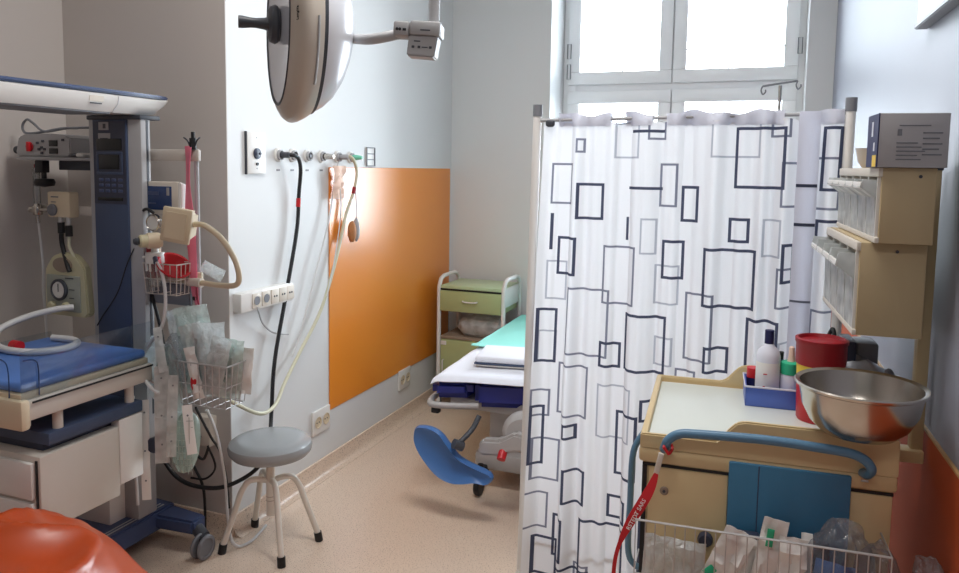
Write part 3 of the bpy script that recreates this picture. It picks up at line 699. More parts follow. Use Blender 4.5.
b = nb(); lathe(b, [(.044, 0), (.044, .010), (.036, .014), (.034, .008), (0, .008)], (-2.65, 2.209, 1.083), (0, -1, 0), 28); g = part('gauge', b, 'dkgrey', pn)
b = nb(); lathe(b, [(.033, .008), (.033, .0095), (0, .0095)], (-2.65, 2.209, 1.083), (0, -1, 0), 28); part('gauge_face', b, 'white', pn)
b = nb(); box(b, -2.6515, -2.6485, 2.198, 2.2, 1.075, 1.108); part('gauge_needle', b, 'black', pn)
for x in (-2.69, -2.615):
    b = nb(); lathe(b, [(.017, 0), (.016, .014), (.012, .018), (0, .018)], (x, 2.209, 1.018), (0, -1, 0), 18); part('knob', b, 'yell_vent', pn)
b = nb(); box(b, -2.62, -2.575, 2.2065, 2.209, 1.130, 1.134); box(b, -2.60, -2.572, 2.2065, 2.209, 1.085, 1.088); box(b, -2.60, -2.575, 2.2065, 2.209, 1.05, 1.053); part('print', b, 'dkgrey', pn)
b = nb(); tube(b, [(-2.565, 2.195, 1.02), (-2.60, 2.14, 1.017), (-2.66, 2.06, .995), (-2.68, 1.97, .965), (-2.63, 1.91, .940), (-2.56, 1.875, .929), (-2.47, 1.855, .929), (-2.38, 1.875, .929), (-2.335, 1.95, .929), (-2.36, 2.03, .929), (-2.43, 2.065, .929), (-2.52, 2.06, .929)], .0125, 12)
t = thing('breathing_tube', 'white breathing tube curling from the ventilator onto the blue mattress', 'tube', (-2.5, 1.95, .916))
part('hose', b, 'tubewh', t)
b = nb(); cyl(b, (-2.515, 1.895, .936), (-2.475, 1.89, .936), .019, seg=18); part('end_cap', b, 'red', t, 'red end cap')

# monitor right of tower
t = thing('vital_monitor', 'off-white monitor with a dark blue screen beside the tower', 'monitor', (-2.15, 2.3, 1.41))
b = nb(); box(b, -2.238, -2.062, 2.235, 2.252, 1.408, 1.53, .005); part('housing', b, 'offwhite', t)
b = nb(); prism(b, [(2.237, 1.424), (2.285, 1.432), (2.285, 1.515), (2.237, 1.530)], (-2.072, 0, 0), (0, 1, 0), (0, 0, 1), (.020, 0, 0), 0, .004); part('side_case', b, 'white', t)
b = nb(); box(b, -2.226, -2.092, 2.231, 2.236, 1.422, 1.512, .002); sc = part('screen', b, 'screen', t)
b = nb(); box(b, -2.215, -2.150, 2.2295, 2.2315, 1.478, 1.492); box(b, -2.215, -2.165, 2.2295, 2.2315, 1.445, 1.449); part('screen_print', b, 'steelblue', sc)
b = nb(); box(b, -2.112, -2.100, 2.2295, 2.2315, 1.478, 1.508); part('sticker', b, 'carton', sc)
b = nb(); box(b, -2.225, -2.204, 2.248, 2.262, 1.43, 1.46); part('mount', b, 'dkgrey', t)
t = thing('power_cable', 'black power cable with two plugs running down the side of the tower', 'cable', (-2.22, 2.24, 1.15))
b = nb(); lathe(b, [(0, 0), (.024, 0), (.026, .012), (.022, .03), (0, .034)], (-2.233, 2.262, 1.515), (0, -1, 0), 16); part('plug', b, 'black', t)
b = nb(); box(b, -2.247, -2.215, 2.235, 2.262, 1.355, 1.395, .006); part('plug', b, 'black', t)
b = nb(); tube(b, [(-2.225, 2.24, 1.505), (-2.232, 2.235, 1.46), (-2.245, 2.235, 1.38), (-2.248, 2.235, 1.28), (-2.240, 2.235, 1.19), (-2.215, 2.235, 1.14), (-2.19, 2.235, 1.06), (-2.165, 2.235, .98), (-2.16, 2.26, .85)], .006, 8); part('cord', b, 'black', t)
b = nb(); tube(b, [(-2.23, 2.236, 1.38), (-2.22, 2.215, 1.41), (-2.19, 2.21, 1.425), (-2.165, 2.22, 1.41)], .006, 8); part('cord', b, 'black', t)
b = nb(); tube(b, [(-2.235, 2.23, 1.33), (-2.27, 2.19, 1.22), (-2.32, 2.185, 1.10), (-2.40, 2.185, 1.0), (-2.43, 2.185, .96)], .0025, 6)
tag(obj('probe_wire', b, 'black'), 'thin black wire slanting across the blue tower front', 'wire')

# exam lamp (gooseneck)
t = thing('gooseneck_lamp', 'beige gooseneck lamp with a square head curving over the accessory pole', 'lamp', (-2.05, 2.25, 1.15))
mxh = Matrix.Translation((-1.988, 2.165, 1.378)) @ Matrix.Rotation(R(10), 4, 'Y') @ Matrix.Rotation(R(18), 4, 'Z')
def taper(b, x0, x1, z0, z1, s, y0, y1, bev):
    tmp = bmesh.new()
    cx, cz = (x0 + x1) / 2, (z0 + z1) / 2
    prismv = []
    for y, k in ((y0, 1), (y1, s)):
        prismv.append([tmp.verts.new((cx + (x - cx) * k, y, cz + (z - cz) * k)) for x, z in ((x0, z0), (x1, z0), (x1, z1), (x0, z1))])
    a, c = prismv
    tmp.faces.new(a); tmp.faces.new(c[::-1])
    for i in range(4): tmp.faces.new((a[i], c[i], c[(i + 1) % 4], a[(i + 1) % 4]))
    bmesh.ops.recalc_face_normals(tmp, faces=tmp.faces[:])
    bmesh.ops.bevel(tmp, geom=tmp.edges[:], offset=bev, segments=3, affect='EDGES')
    merge(b, tmp, mxh)
b = nb(); taper(b, -.052, .052, -.062, .062, .82, -.045, .055, .014); part('lamp_head', b, 'cream', t)
b = nb(); box(b, -.055, .055, -.040, -.026, -.064, .064, .010, 2, mxh); part('head_rim', b, 'cream', t)
b = nb(); tube(b, [(-1.945, 2.185, 1.378), (-1.90, 2.19, 1.375), (-1.835, 2.20, 1.33), (-1.785, 2.21, 1.255), (-1.775, 2.22, 1.19), (-1.80, 2.23, 1.158), (-1.87, 2.24, 1.15), (-1.95, 2.245, 1.152), (-2.0, 2.25, 1.152)], .0105, 12); part('gooseneck', b, 'cream', t)
b = nb(); cyl(b, (-2.035, 2.252, 1.153), (-1.97, 2.248, 1.152), .018, seg=16); part('base_socket', b, 'offwhite', t)

# suction regulator with gauge and jar
t = thing('suction_jar', 'suction unit with pressure gauge, cream knob and clear jar below the monitor', 'suction unit', (-2.135, 2.2, 1.18))
b = nb(); lathe(b, [(0, 0), (.030, 0), (.033, .004), (.033, .018), (.029, .022), (.027, .019), (0, .019)], (-2.1500, 2.215, 1.375), (0, -1, 0), 24); part('gauge', b, 'steel', t)
b = nb(); lathe(b, [(.026, .0195), (0, .0195)], (-2.1500, 2.215, 1.375), (0, -1, 0), 24); part('gauge_face', b, 'white', t)
b = nb(); cyl(b, (-2.1130, 2.205, 1.372), (-2.0830, 2.205, 1.372), .016, seg=14); part('side_port', b, 'steel', t)
b = nb(); cyl(b, (-2.1430, 2.205, 1.325), (-2.1430, 2.205, 1.26), .016, seg=16); lathe(b, [(0, 0), (.024, 0), (.030, .012), (.030, .05), (.022, .058), (0, .058)], (-2.100, 2.19, 1.312), (-.6, -.8, 0), 20); part('valve_body', b, 'cream', t)
b = nb(); lathe(b, [(.024, 0), (.024, .03), (.018, .036), (.012, .034), (0, .030)], (-2.124, 2.150, 1.312), (-.5, -.86, 0), 20); part('knob', b, 'yell_vent', t)
b = nb(); lathe(b, [(0, 0), (.012, 0), (.014, .012), (.010, .02), (0, .02)], (-2.140, 2.121, 1.312), (-.5, -.86, 0), 16); part('knob_center', b, 'dkgrey', t)
b = nb(); lathe(b, [(0, .05), (.012, .05), (.014, .02), (.034, .018), (.036, 0), (.036, -.02), (0, -.02)], (-2.1400, 2.195, 1.245), (0, 0, 1), 24); cyl(b, (-2.1400, 2.195, 1.25), (-2.1930, 2.19, 1.243), .005); part('jar_lid', b, 'white', t)
b = nb()
for k in range(9):
    a = R(40 * k); cyl(b, (-2.140 + .033 * math.cos(a), 2.195 + .033 * math.sin(a), 1.226), (-2.140 + .031 * math.cos(a), 2.195 + .031 * math.sin(a), 1.195), .004, seg=8)
part('lid_rib', b, 'white', t)
b = nb(); lathe(b, [(.031, .055), (.029, 0), (.026, -.04), (0, -.042)], (-2.1400, 2.195, 1.175), (0, 0, 1), 24); part('jar', b, 'jar', t)
b = nb(); cyl(b, (-2.1160, 2.17, 1.247), (-2.0980, 2.155, 1.232), .009, seg=12); part('port', b, 'navy_dk', t)
b = nb(); tube(b, [(-2.1030, 2.16, 1.237), (-2.0680, 2.15, 1.20), (-2.0530, 2.15, 1.13), (-2.0560, 2.15, 1.05), (-2.0780, 2.15, .985), (-2.1180, 2.14, .93), (-2.1460, 2.13, .88), (-2.1480, 2.125, .835), (-2.1180, 2.13, .795), (-2.0730, 2.15, .77), (-2.0180, 2.17, .765)], .0065, 8); part('tubing', b, 'tubewh', t)

# wire baskets
def wire_basket(name, label, x0, x1, y0, y1, z0, z1, n, r=.0022, m='chrome', top=.8):
    t = thing(name, label, 'basket', ((x0 + x1) / 2, (y0 + y1) / 2, z0))
    b = nb()
    for z, k in ((z1, 1), (z0, top), ((z0 + z1) / 2, (1 + top) / 2)):
        cx, cy = (x0 + x1) / 2, (y0 + y1) / 2; hx_, hy_ = (x1 - x0) / 2 * k, (y1 - y0) / 2 * k
        tube(b, [(cx - hx_, cy - hy_, z), (cx + hx_, cy - hy_, z), (cx + hx_, cy + hy_, z), (cx - hx_, cy + hy_, z)], r * (1.5 if z == z1 else 1), 6, False, closed=True)
    part('rim', b, m, t)
    b = nb()
    for k in range(n + 1):
        f = k / n
        for side in (0, 1):
            yy = y0 if side == 0 else y1
            cx, cy = (x0 + x1) / 2, (y0 + y1) / 2
            xt = x0 + (x1 - x0) * f; xb = cx + (xt - cx) * top; yb = cy + (yy - cy) * top
            tube(b, [(xt, yy, z1), (xb, yb, z0)], r, 6, False)
        if k % 2 == 0:
            xt = x0 + (x1 - x0) * f; cx, cy = (x0 + x1) / 2, (y0 + y1) / 2; xb = cx + (xt - cx) * top
            tube(b, [(xb, cy + (y0 - cy) * top, z0), (xb, cy + (y1 - cy) * top, z0)], r, 6, False)
    for k in range(1, 4):
        f = k / 4; cx, cy = (x0 + x1) / 2, (y0 + y1) / 2
        yt = y0 + (y1 - y0) * f; yb = cy + (yt - cy) * top
        for xx_ in (x0, x1): tube(b, [(xx_, yt, z1), (cx + (xx_ - cx) * top, yb, z0)], r, 6, False)
    part('wires', b, m, t)
    return t
t = wire_basket('wire_basket', 'small wire basket with red tray inside, on the rail below the monitor', -2.175, -2.015, 2.17, 2.262, 1.11, 1.225, 5, .0018, 'warm', .9)
b = nb(); lathe(b, [(0, 0), (.030, 0), (.038, .006), (.060, .034), (.066, .036), (.066, .039), (.058, .039), (.036, .010), (.030, .004), (0, .004)], (-2.085, 2.215, 1.19), (.62, -.2, .76), 36)
tag(obj('red_bowl', b, 'red'), 'red plastic dish lying tilted in the small wire basket', 'dish')
b = nb(); box(b, -2.19, -2.16, 2.20, 2.25, 1.16, 1.285, .004); tag(obj('red_box', b, 'redlid'), 'dark red box partly hidden behind the suction jar', 'box')
b = nb(); prism(b, [(-2.20, 1.06), (-2.02, 1.06), (-2.02, 1.14), (-2.20, 1.14)], (0, 2.24, 0), (1, 0, 0), (0, 0, 1), (0, .02, 0), 0, .004); tag(obj('rail_box', b, 'midgrey'), 'grey connector bar just below the rail of the small basket', 'box')
b = nb(); packet(b, (-1.985, 2.27, 1.215), (-1.865, 2.24, 1.185), .045, .008, (0, -1, .2), 8, .004); tag(obj('clear_tube_pack', b, 'film'), 'clear sealed tube pack sticking out behind the pink lanyard', 'packet')

t = wire_basket('wire_basket', 'wire basket full of plastic packs hanging on the accessory pole', -2.03, -1.77, 2.14, 2.265, .715, .875, 8, .002, 'chrome', .86)
# packs in the lower basket
pk = [('catheter_bag', 'film_green', 'large greenish clear pack standing tallest in the wire basket', (-1.93, 2.205, .75), (-1.985, 2.20, 1.07), .13, .04, 11),
      ('catheter_bag', 'film', 'clear crumpled pack leaning right over the wire basket rim', (-1.87, 2.19, .74), (-1.885, 2.18, 1.02), .12, .045, 12),
      ('catheter_bag', 'film_green', 'greenish pack at the right end of the wire basket', (-1.83, 2.215, .735), (-1.80, 2.21, .96), .09, .03, 13),
      ('catheter_bag', 'film', 'clear pack leaning back left in the wire basket', (-1.97, 2.225, .75), (-2.07, 2.225, 1.05), .10, .03, 14),
      ('catheter_bag', 'film', 'small clear pack slanting in front of the tallest greenish one', (-1.89, 2.172, .76), (-1.965, 2.17, 1.01), .085, .02, 17),
      ('catheter_bag', 'film', 'short clear pack tipped right, at the front right of the wire basket', (-1.87, 2.165, .76), (-1.805, 2.162, .975), .075, .02, 18),
      ('paper_pack', 'packet', 'white folded paper pack in front of the green packs, in the wire basket', (-1.905, 2.152, .74), (-1.945, 2.147, .93), .04, .012, 15),
      ('paper_pack', 'paper', 'white card at the right edge of the wire basket', (-1.80, 2.235, .75), (-1.79, 2.245, .925), .10, .006, 16)]
for nme, mm, lab, p0, p1, w, th, sd in pk:
    b = nb(); packet(b, p0, p1, w, th, (.3, -.95, 0), sd, .008); po_ = tag(obj(nme, b, mm), lab, 'medical pack', 'packs in the wire basket')
    if nme == 'catheter_bag':
        A_ = Vector(p0); B_ = Vector(p1); rs = random.Random(sd)
        for q_ in range(3):
            o_ = Vector((rs.uniform(-.35, .35) * w, 0, 0)); b = nb()
            tube(b, [A_ + o_ + Vector((0, 0, .02)), A_.lerp(B_, .4) + o_ * 1.2 + Vector((rs.uniform(-.01, .01), 0, 0)), A_.lerp(B_, .9) + o_ * .6], .003, 6); part('catheter', b, 'mint' if q_ == 0 and mm == 'film_green' else 'tubewh', po_)
b = nb(); blob(b, (-1.925, 2.145, .80), (.012, .008, .028), 9, .2, 2, 3); tag(obj('red_clip', b, 'red'), 'small red clip inside the front of the wire basket', 'clip')
# strips hanging left of the basket
strips = [((-2.075, 2.13, .995), (-2.02, 2.10, .84), .030, 'sleeve', 'short white strip tilted at the top of the hanging packs', 21),
          ((-2.035, 2.105, .86), (-2.025, 2.09, .50), .050, 'sleeve', 'wide white catheter strip hanging in front of the basket', 22),
          ((-2.125, 2.11, .72), (-2.115, 2.10, .34), .032, 'paper', 'long narrow white strip hanging lowest beside the lift column', 23),
          ((-1.985, 2.11, .83), (-1.985, 2.09, .53), .035, 'sleeve', 'white catheter strip hanging right of the wide one', 24),
          ((-1.94, 2.125, .72), (-1.905, 2.11, .545), .035, 'paper', 'white curled paper strip at the right of the hanging packs', 25)]
for p0, p1, w, mm, lab, sd in strips:
    b = nb(); packet(b, p0, p1, w, .003, (.55, -.83, 0), sd, .0014, .006); st_ = tag(obj('catheter_strip', b, mm), lab, 'strip', 'white strips hanging below the basket')
    p0v = Vector(p0); p1v = Vector(p1); nn_ = Vector((.55, -.83, 0)).normalized()
    for q_ in ((.12, .5, .8) if (p1v - p0v).length > .3 else (.2,)):
        b = nb(); lathe(b, [(.0035, 0), (.0035, .0012), (0, .0012)], p0v.lerp(p1v, q_) + nn_ * (.006 * math.sin(math.pi * q_) + .0028), nn_, 10); part('printed_dot', b, 'midgrey', st_)
for c_, s_, mm, lab, sd in (((-2.115, 2.165, .83), (.055, .03, .11), 'film', 'clear bag bunched left of the wire basket', 31), ((-2.045, 2.15, .74), (.055, .028, .17), 'film_green', 'greenish bag of tubes hanging left of the wire basket', 32), ((-2.02, 2.16, .86), (.05, .03, .10), 'film_dark', 'grey clear bag between the strips and the basket', 33)):
    b = nb(); blob(b, c_, s_, sd, .30, 2.6, 4); tag(obj('tubing_bag', b, mm), lab, 'bag', 'bags hanging beside the basket')
t = thing('mesh_bag', 'green and white mesh bag hanging low beside the stool', 'bag', (-1.96, 2.14, .46))
b = nb(); blob(b, (-1.965, 2.145, .57), (.052, .03, .115), 35, .10, 2, 4, Matrix.Rotation(R(8), 3, 'Y'), .8); part('body', b, 'mesh_green', t)
b = nb()
for k in range(9):
    z = .475 + k * .024
    tube(b, [(-2.012 + .003 * k, 2.115, z), (-1.965, 2.105, z - .004), (-1.915 + .001 * k, 2.118, z)], .0012, 5)
for k in range(6):
    x = -2.005 + k * .017
    tube(b, [(x, 2.113, .68), (x + .006, 2.106, .57), (x + .010, 2.113, .465)], .0012, 5)
part('netting', b, 'ventgrey', t)
b = nb(); tube(b, [(-2.115, 2.12, .78), (-2.095, 2.09, .80), (-2.06, 2.085, .775), (-2.03, 2.085, .765)], .006, 8); tag(obj('clear_tube', b, 'tubewh'), 'short white tube end sticking out among the hanging packs', 'tube')
b = nb(); lathe(b, [(0, 0), (.028, 0), (.03, .02), (.03, .05), (.026, .055), (0, .055)], (-2.09, 2.16, .55), (0, -1, 0), 18); tag(obj('green_canister', b, 'navy_dk'), 'dark round canister behind the long narrow strip', 'canister')
t = thing('power_plug', 'white plug box with black socket low on the alcove wall', 'plug', (-2.05, YA, .38))
b = nb(); box(b, -2.235, -2.15, YA - .05, YA, .40, .53, .008); part('housing', b, 'offwhite', t)
b = nb(); lathe(b, [(0, 0), (.034, 0), (.034, .03), (.026, .04), (0, .04)], (-2.245, YA - .05, .475), (-.2, -1, 0), 18); part('plug', b, 'black', t)
cables = [([(-2.19, YA - .06, .45), (-2.20, YA - .08, .39), (-2.16, YA - .08, .36), (-2.14, YA - .07, .41)], 'short black cable looping under the white plug box', .006),
          ([(-2.02, 2.26, .66), (-2.055, 2.38, .50), (-2.085, 2.47, .40), (-2.08, 2.50, .28), (-2.07, 2.505, .14)], 'black cable hanging right of the mesh bag down to the floor', .005),
          ([(-2.38, 2.46, .60), (-2.32, 2.48, .42), (-2.24, 2.49, .30), (-2.19, 2.49, .20), (-2.18, 2.48, .012)], 'black cable hanging behind the long white strip', .006),
          ([(-2.14, 2.46, .42), (-2.11, 2.47, .33), (-2.16, 2.47, .27), (-2.24, 2.47, .26)], 'black cable curving behind the mesh bag', .0045)]
for p, lab, r_ in cables:
    b = nb(); tube(b, p, r_, 8); tag(obj('power_cable', b, 'black'), lab, 'cable', 'black cables below the basket')
b = nb(); tube(b, [(-2.045, 2.35, .62), (-2.04, 2.40, .50), (-2.045, 2.45, .30), (-2.035, 2.45, .15), (-2.01, 2.44, .05), (-1.99, 2.46, .008), (-1.97, 2.51, .007), (-1.98, 2.58, .007), (-2.0, 2.66, .007)], .006, 8)
tag(obj('white_cable', b, 'tubewh'), 'white cable dropping to the floor by the left legs of the stool', 'cable')
b = nb(); tube(b, [(-2.20, 2.13, .72), (-2.195, 2.12, .55), (-2.185, 2.12, .40), (-2.18, 2.12, .30)], .006, 8)
tag(obj('white_tube', b, 'tubewh'), 'white tube hanging down along the lift column of the warmer', 'tube')

# pink lanyard and clip at the accessory pole
t = thing('pole_clip', 'black clip with curved prongs on top of the accessory pole', 'clip', (-2.015, 2.28, 1.655))
b = nb(); cyl(b, (-2.02, 2.272, 1.652), (-2.02, 2.272, 1.695), .013, seg=14); cyl(b, (-2.02, 2.272, 1.695), (-2.02, 2.272, 1.718), .007, seg=12); part('body', b, 'black', t)
for s in (-1, 1):
    b = nb(); tube(b, [(-2.02 + s * .010, 2.270, 1.66), (-2.02 + s * .022, 2.268, 1.685), (-2.02 + s * .038, 2.266, 1.697)], .003, 8); part('prong', b, 'dkgrey', t)
t = thing('pink_lanyard', 'pink lanyard hanging straight down the accessory pole', 'lanyard', (-2.03, 2.25, 1.03))
def ribbon(b, pts, w, n, th=.0015, tw=0.0):
    P = spline(pts, 8); n = Vector(n)
    def f(u, v):
        i = min(int(u * (len(P) - 1)), len(P) - 2); k = u * (len(P) - 1) - i
        p = P[i].lerp(P[i + 1], k); d = (P[i + 1] - P[i]).normalized(); s = d.cross(n).normalized()
        s = Matrix.Rotation(tw * math.sin(u * 9), 3, d) @ s
        return p + s * w * (v - .5)
    sheet(b, f, len(P) * 2, 3, th)
b = nb(); ribbon(b, [(-2.035, 2.262, 1.665), (-2.033, 2.255, 1.55), (-2.030, 2.255, 1.40), (-2.015, 2.252, 1.25), (-2.0, 2.25, 1.14), (-1.985, 2.245, 1.05)], .030, (0, -1, 0), .002, .5); part('ribbon', b, 'pink', t)
b = nb(); ribbon(b, [(-2.028, 2.258, 1.66), (-2.022, 2.250, 1.52), (-2.012, 2.248, 1.38), (-2.006, 2.246, 1.22), (-2.0, 2.24, 1.10), (-1.955, 2.235, 1.02)], .026, (0, -1, 0), .002, .6); part('ribbon', b, 'pink', t)
b = nb(); box(b, -2.002, -1.988, 2.232, 2.242, 1.085, 1.10, .003); part('buckle', b, 'black', t)

# ------------------------------------------------------------------ stool
sc_ = Vector((-1.872, 2.525, 0))
t = thing('stool', 'round stool with grey vinyl seat and four white tube legs', 'stool', (sc_.x, sc_.y, 0))
b = nb(); lathe(b, [(0, .473), (.11, .472), (.150, .466), (.166, .454), (.171, .438), (.167, .420), (.155, .406), (0, .406)], sc_, (0, 0, 1), 48); part('seat', b, 'seat', t)
b = nb(); lathe(b, [(.12, .407), (.11, .396), (0, .396)], sc_, (0, 0, 1), 32); part('seat_plate', b, 'cream', t)
b = nb(); cyl(b, sc_ + Vector((0, 0, .14)), sc_ + Vector((0, 0, .405)), .0185, seg=20); st = part('column', b, 'legw', t)
b = nb(); cyl(b, sc_ + Vector((0, 0, .205)), sc_ + Vector((0, 0, .207)), .0192, seg=20); cyl(b, sc_ + Vector((0, 0, .222)), sc_ + Vector((0, 0, .224)), .0192, seg=20); part('screw_ring', b, 'taupe', st)
for fx, fy in ((-1.735, 2.405), (-2.045, 2.640), (-1.715, 2.645), (-2.025, 2.400)):
    d = Vector((fx, fy, 0)) - sc_
    b = nb(); tube(b, [sc_ + d * .06 + Vector((0, 0, .290)), sc_ + d * .28 + Vector((0, 0, .300)), sc_ + d * .46 + Vector((0, 0, .292)), sc_ + d * .60 + Vector((0, 0, .25)), sc_ + d * .70 + Vector((0, 0, .19)), sc_ + d * .97 + Vector((0, 0, .035))], .0125, 12)
    lg = part('leg', b, 'legw', t)
    b = nb(); cyl(b, sc_ + d * 1.0, sc_ + d * .965 + Vector((0, 0, .04)), .0165, seg=14); part('rubber_foot', b, 'black', lg)

# ------------------------------------------------------------------ bedside cabinet
t = thing('bedside_cabinet', 'sage green bedside cabinet with white tube frame in the far corner', 'cabinet', (-1.75, 4.62, 0))
x0, x1, y0, y1 = -1.985, -1.535, 4.50, 4.84
b = nb()
for yy in (y0, y1):
    pass
for xx_ in (x0, x1):
    b = nb(); tube(b, [(xx_, y0, .04), (xx_, y0, .82), (xx_, y0 + .03, .865), (xx_, y0 + .08, .88), (xx_, y1 - .08, .88), (xx_, y1 - .03, .865), (xx_, y1, .82), (xx_, y1, .04)], .014, 10, False)
    part('tube_frame', b, 'white', t)
b = nb(); box(b, x0 + .012, x1 - .012, y0 - .005, y1, .805, .828, .006); part('top', b, 'green_top', t)
b = nb(); box(b, x0 + .012, x1 - .012, y0 - .008, y0 + .02, .796, .806, .002); part('top_edge', b, 'black', t)
b = nb(); box(b, x0 + .016, x1 - .016, y0, y1 - .01, .655, .796, .004); part('drawer_box', b, 'green', t)
b = nb(); box(b, x0 + .012, x1 - .012, y0 - .016, y0 + .002, .658, .794, .004); dr = part('drawer', b, 'green', t)
b = nb(); tube(b, [(-1.81, y0 - .016, .732), (-1.80, y0 - .03, .730), (-1.76, y0 - .032, .728), (-1.72, y0 - .03, .730), (-1.71, y0 - .016, .732)], .005, 8); part('pull', b, 'white', dr)
b = nb(); box(b, x1 - .002, x1 + .003, y0 + .03, y1 - .03, .70, .825, .002); part('side_panel', b, 'white', t)
b = nb(); box(b, x0 + .012, x1 - .012, y0, y1, .468, .488, .004); part('shelf', b, 'taupe', t)
b = nb(); box(b, x0 + .016, x1 - .016, y0 + .005, y1 - .01, .10, .468, .004); part('carcass', b, 'green', t)
b = nb(); box(b, x0 + .018, x1 - .018, y0 - .012, y0 + .006, .105, .465, .004); dr = part('door', b, 'green', t)
b = nb(); box(b, -1.965, -1.925, y0 - .016, y0 - .011, .43, .458, .002); part('label_plate', b, 'white', dr)
b = nb(); tube(b, [(-1.945, y0 - .012, .33), (-1.945, y0 - .03, .33), (-1.945, y0 - .03, .24), (-1.945, y0 - .012, .24)], .005, 8, False); part('door_handle', b, 'white', dr)
for xx_ in (x0, x1):
    for yy in (y0 + .01, y1 - .01):
        b = nb(); lathe(b, [(0, -.011), (.02, -.011), (.024, 0), (.02, .011), (0, .011)], (xx_, yy, .024), (1, 0, 0), 16); box(b, xx_ - .012, xx_ + .012, yy - .012, yy + .012, .028, .06, .003); part('caster', b, 'dkgrey', t)
b = nb(); blob(b, (-1.71, 4.60, .550), (.16, .09, .066), 41, .22, 2.2, 4, None, .8, .4885)
tag(obj('plastic_bag', b, 'sleeve'), 'crumpled clear plastic bag on the open shelf of the green cabinet', 'bag')

# ------------------------------------------------------------------ delivery bed
t = thing('delivery_bed', 'delivery bed with navy blue mattress behind the curtain screen', 'bed', (-1.1, 4.0, 0))
def plan(b, poly, z0, z1, bev=.02): prism(b, poly, (0, 0, z0), (1, 0, 0), (0, 1, 0), (0, 0, z1 - z0), 0, bev)
b = nb(); plan(b, [(-1.45, 3.20), (-1.27, 3.265), (-1.26, 3.62), (-1.50, 3.62)], .495, .588, .03); part('mattress_section', b, 'bedblue', t)
b = nb(); plan(b, [(-1.262, 3.27), (-.96, 3.36), (-.70, 3.30), (-.70, 3.62), (-1.25, 3.62)], .452, .588, .03); part('mattress_section', b, 'bedblue', t)
b = nb(); plan(b, [(-1.50, 3.625), (-.70, 3.625), (-.72, 4.84), (-1.505, 4.84)], .49, .588, .03); part('mattress_section', b, 'bedblue', t)
b = nb(); tube(b, [(-1.24, 3.285, .462), (-1.34, 3.225, .468), (-1.43, 3.195, .472), (-1.462, 3.225, .478), (-1.475, 3.35, .480), (-1.49, 3.6, .482)], .016, 12); part('foot_bumper', b, 'bedgrey', t)
b = nb(); box(b, -1.445, -1.405, 3.19, 3.225, .43, .458, .006); part('bumper_buffer', b, 'black', t)
b = nb(); box(b, -1.42, -.72, 3.36, 4.80, .41, .47, .015); part('deck', b, 'bedgrey', t)
b = nb(); box(b, -1.28, -.85, 3.55, 4.5, .20, .42, .02); part('lift_housing', b, 'bedgrey', t)
b = nb(); box(b, -1.30, -.72, 3.40, 4.75, .10, .19, .02); bs = part('base_frame', b, 'bedgrey', t)
for x, y in ((-1.245, 3.33), (-.76, 3.40), (-1.26, 4.70), (-.76, 4.70)):
    b = nb(); cyl(b, (x, y + .02, .09), (x, y + .02, .15), .014); box(b, x - .018, x + .018, y - .01, y + .10, .09, .13, .006); lathe(b, [(0, -.014), (.046, -.014), (.05, -.006), (.05, .006), (.046, .014), (0, .014)], (x, y, .05), (1, 0, 0), 22); part('caster', b, 'black', bs)
# grey knuckle, bracket and leg support at the foot end
b = nb(); lathe(b, [(0, -.05), (.075, -.05), (.09, -.03), (.095, 0), (.09, .03), (.075, .05), (0, .05)], (-.985, 3.20, .40), (.25, -1, 0), 28); kn = part('support_joint', b, 'bedgrey', t)
b = nb(); prism(b, [(-1.165, .295), (-1.07, .305), (-.99, .335), (-.92, .34), (-.91, .41), (-1.0, .42), (-1.07, .378), (-1.155, .370), (-1.17, .335)], (0, 3.10, 0), (1, 0, 0), (0, 0, 1), (0, .06, 0), 0, .012); part('support_bracket', b, 'bedgrey', kn)
b = nb(); cyl(b, (-1.05, 3.085, .30), (-1.05, 3.12, .335), .02); part('release_lever', b, 'red', kn)
b = nb(); tube(b, [(-1.17, 3.12, .475), (-1.19, 3.08, .42), (-1.225, 3.03, .375)], .012, 10); cyl(b, (-1.245, 3.0, .375), (-1.215, 3.03, .355), .022, seg=14); part('support_rod', b, 'dkgrey', kn)
# calf rest: shallow padded trough
b = nb()
cal = [(-1.435, .385), (-1.42, .412), (-1.37, .418), (-1.325, .405), (-1.29, .368), (-1.235, .312), (-1.145, .275), (-1.11, .262), (-1.105, .242), (-1.125, .222), (-1.165, .225), (-1.225, .213), (-1.275, .212), (-1.335, .235), (-1.40, .295), (-1.432, .345)]
cal = [(-1.275 + (x + 1.28) * 1.16, .300 + (z - .31) * 1.16) for x, z in cal]
n = len(cal); cen = Vector((sum(p[0] for p in cal) / n, sum(p[1] for p in cal) / n))
def sp2(ps, k=5):
    P = [Vector((p[0], p[1], 0)) for p in ps]; out = []; m = len(P)
    for i in range(m):
        p0, p1, p2, p3 = P[i - 1], P[i], P[(i + 1) % m], P[(i + 2) % m]
        for j in range(k):
            tt = j / k; out.append(.5 * ((2 * p1) + (p2 - p0) * tt + (2 * p0 - 5 * p1 + 4 * p2 - p3) * tt * tt + (-p0 + 3 * p1 - 3 * p2 + p3) * tt ** 3))
    return [(p.x, p.y) for p in out]
cs = sp2(cal); rows = []
def cy(x, z, k): return 3.0 + .07 * ((x + 1.28) / .17) ** 2 * .5 - .05 * (1 - k) * -1
for k, off in ((.0, .03), (.5, .026), (.85, .012), (.97, 0), (1.0, .012), (1.0, .03), (.97, .042), (.85, .055), (.5, .066), (0, .07)):
    if k == 0: rows.append([b.verts.new((cen.x, 3.0 + off, cen.y))]); continue
    rows.append([b.verts.new((cen.x + (x - cen.x) * k, 3.0 + off + .5 * ((x - cen.x) * k) ** 2, cen.y + (z - cen.y) * k)) for x, z in cs])
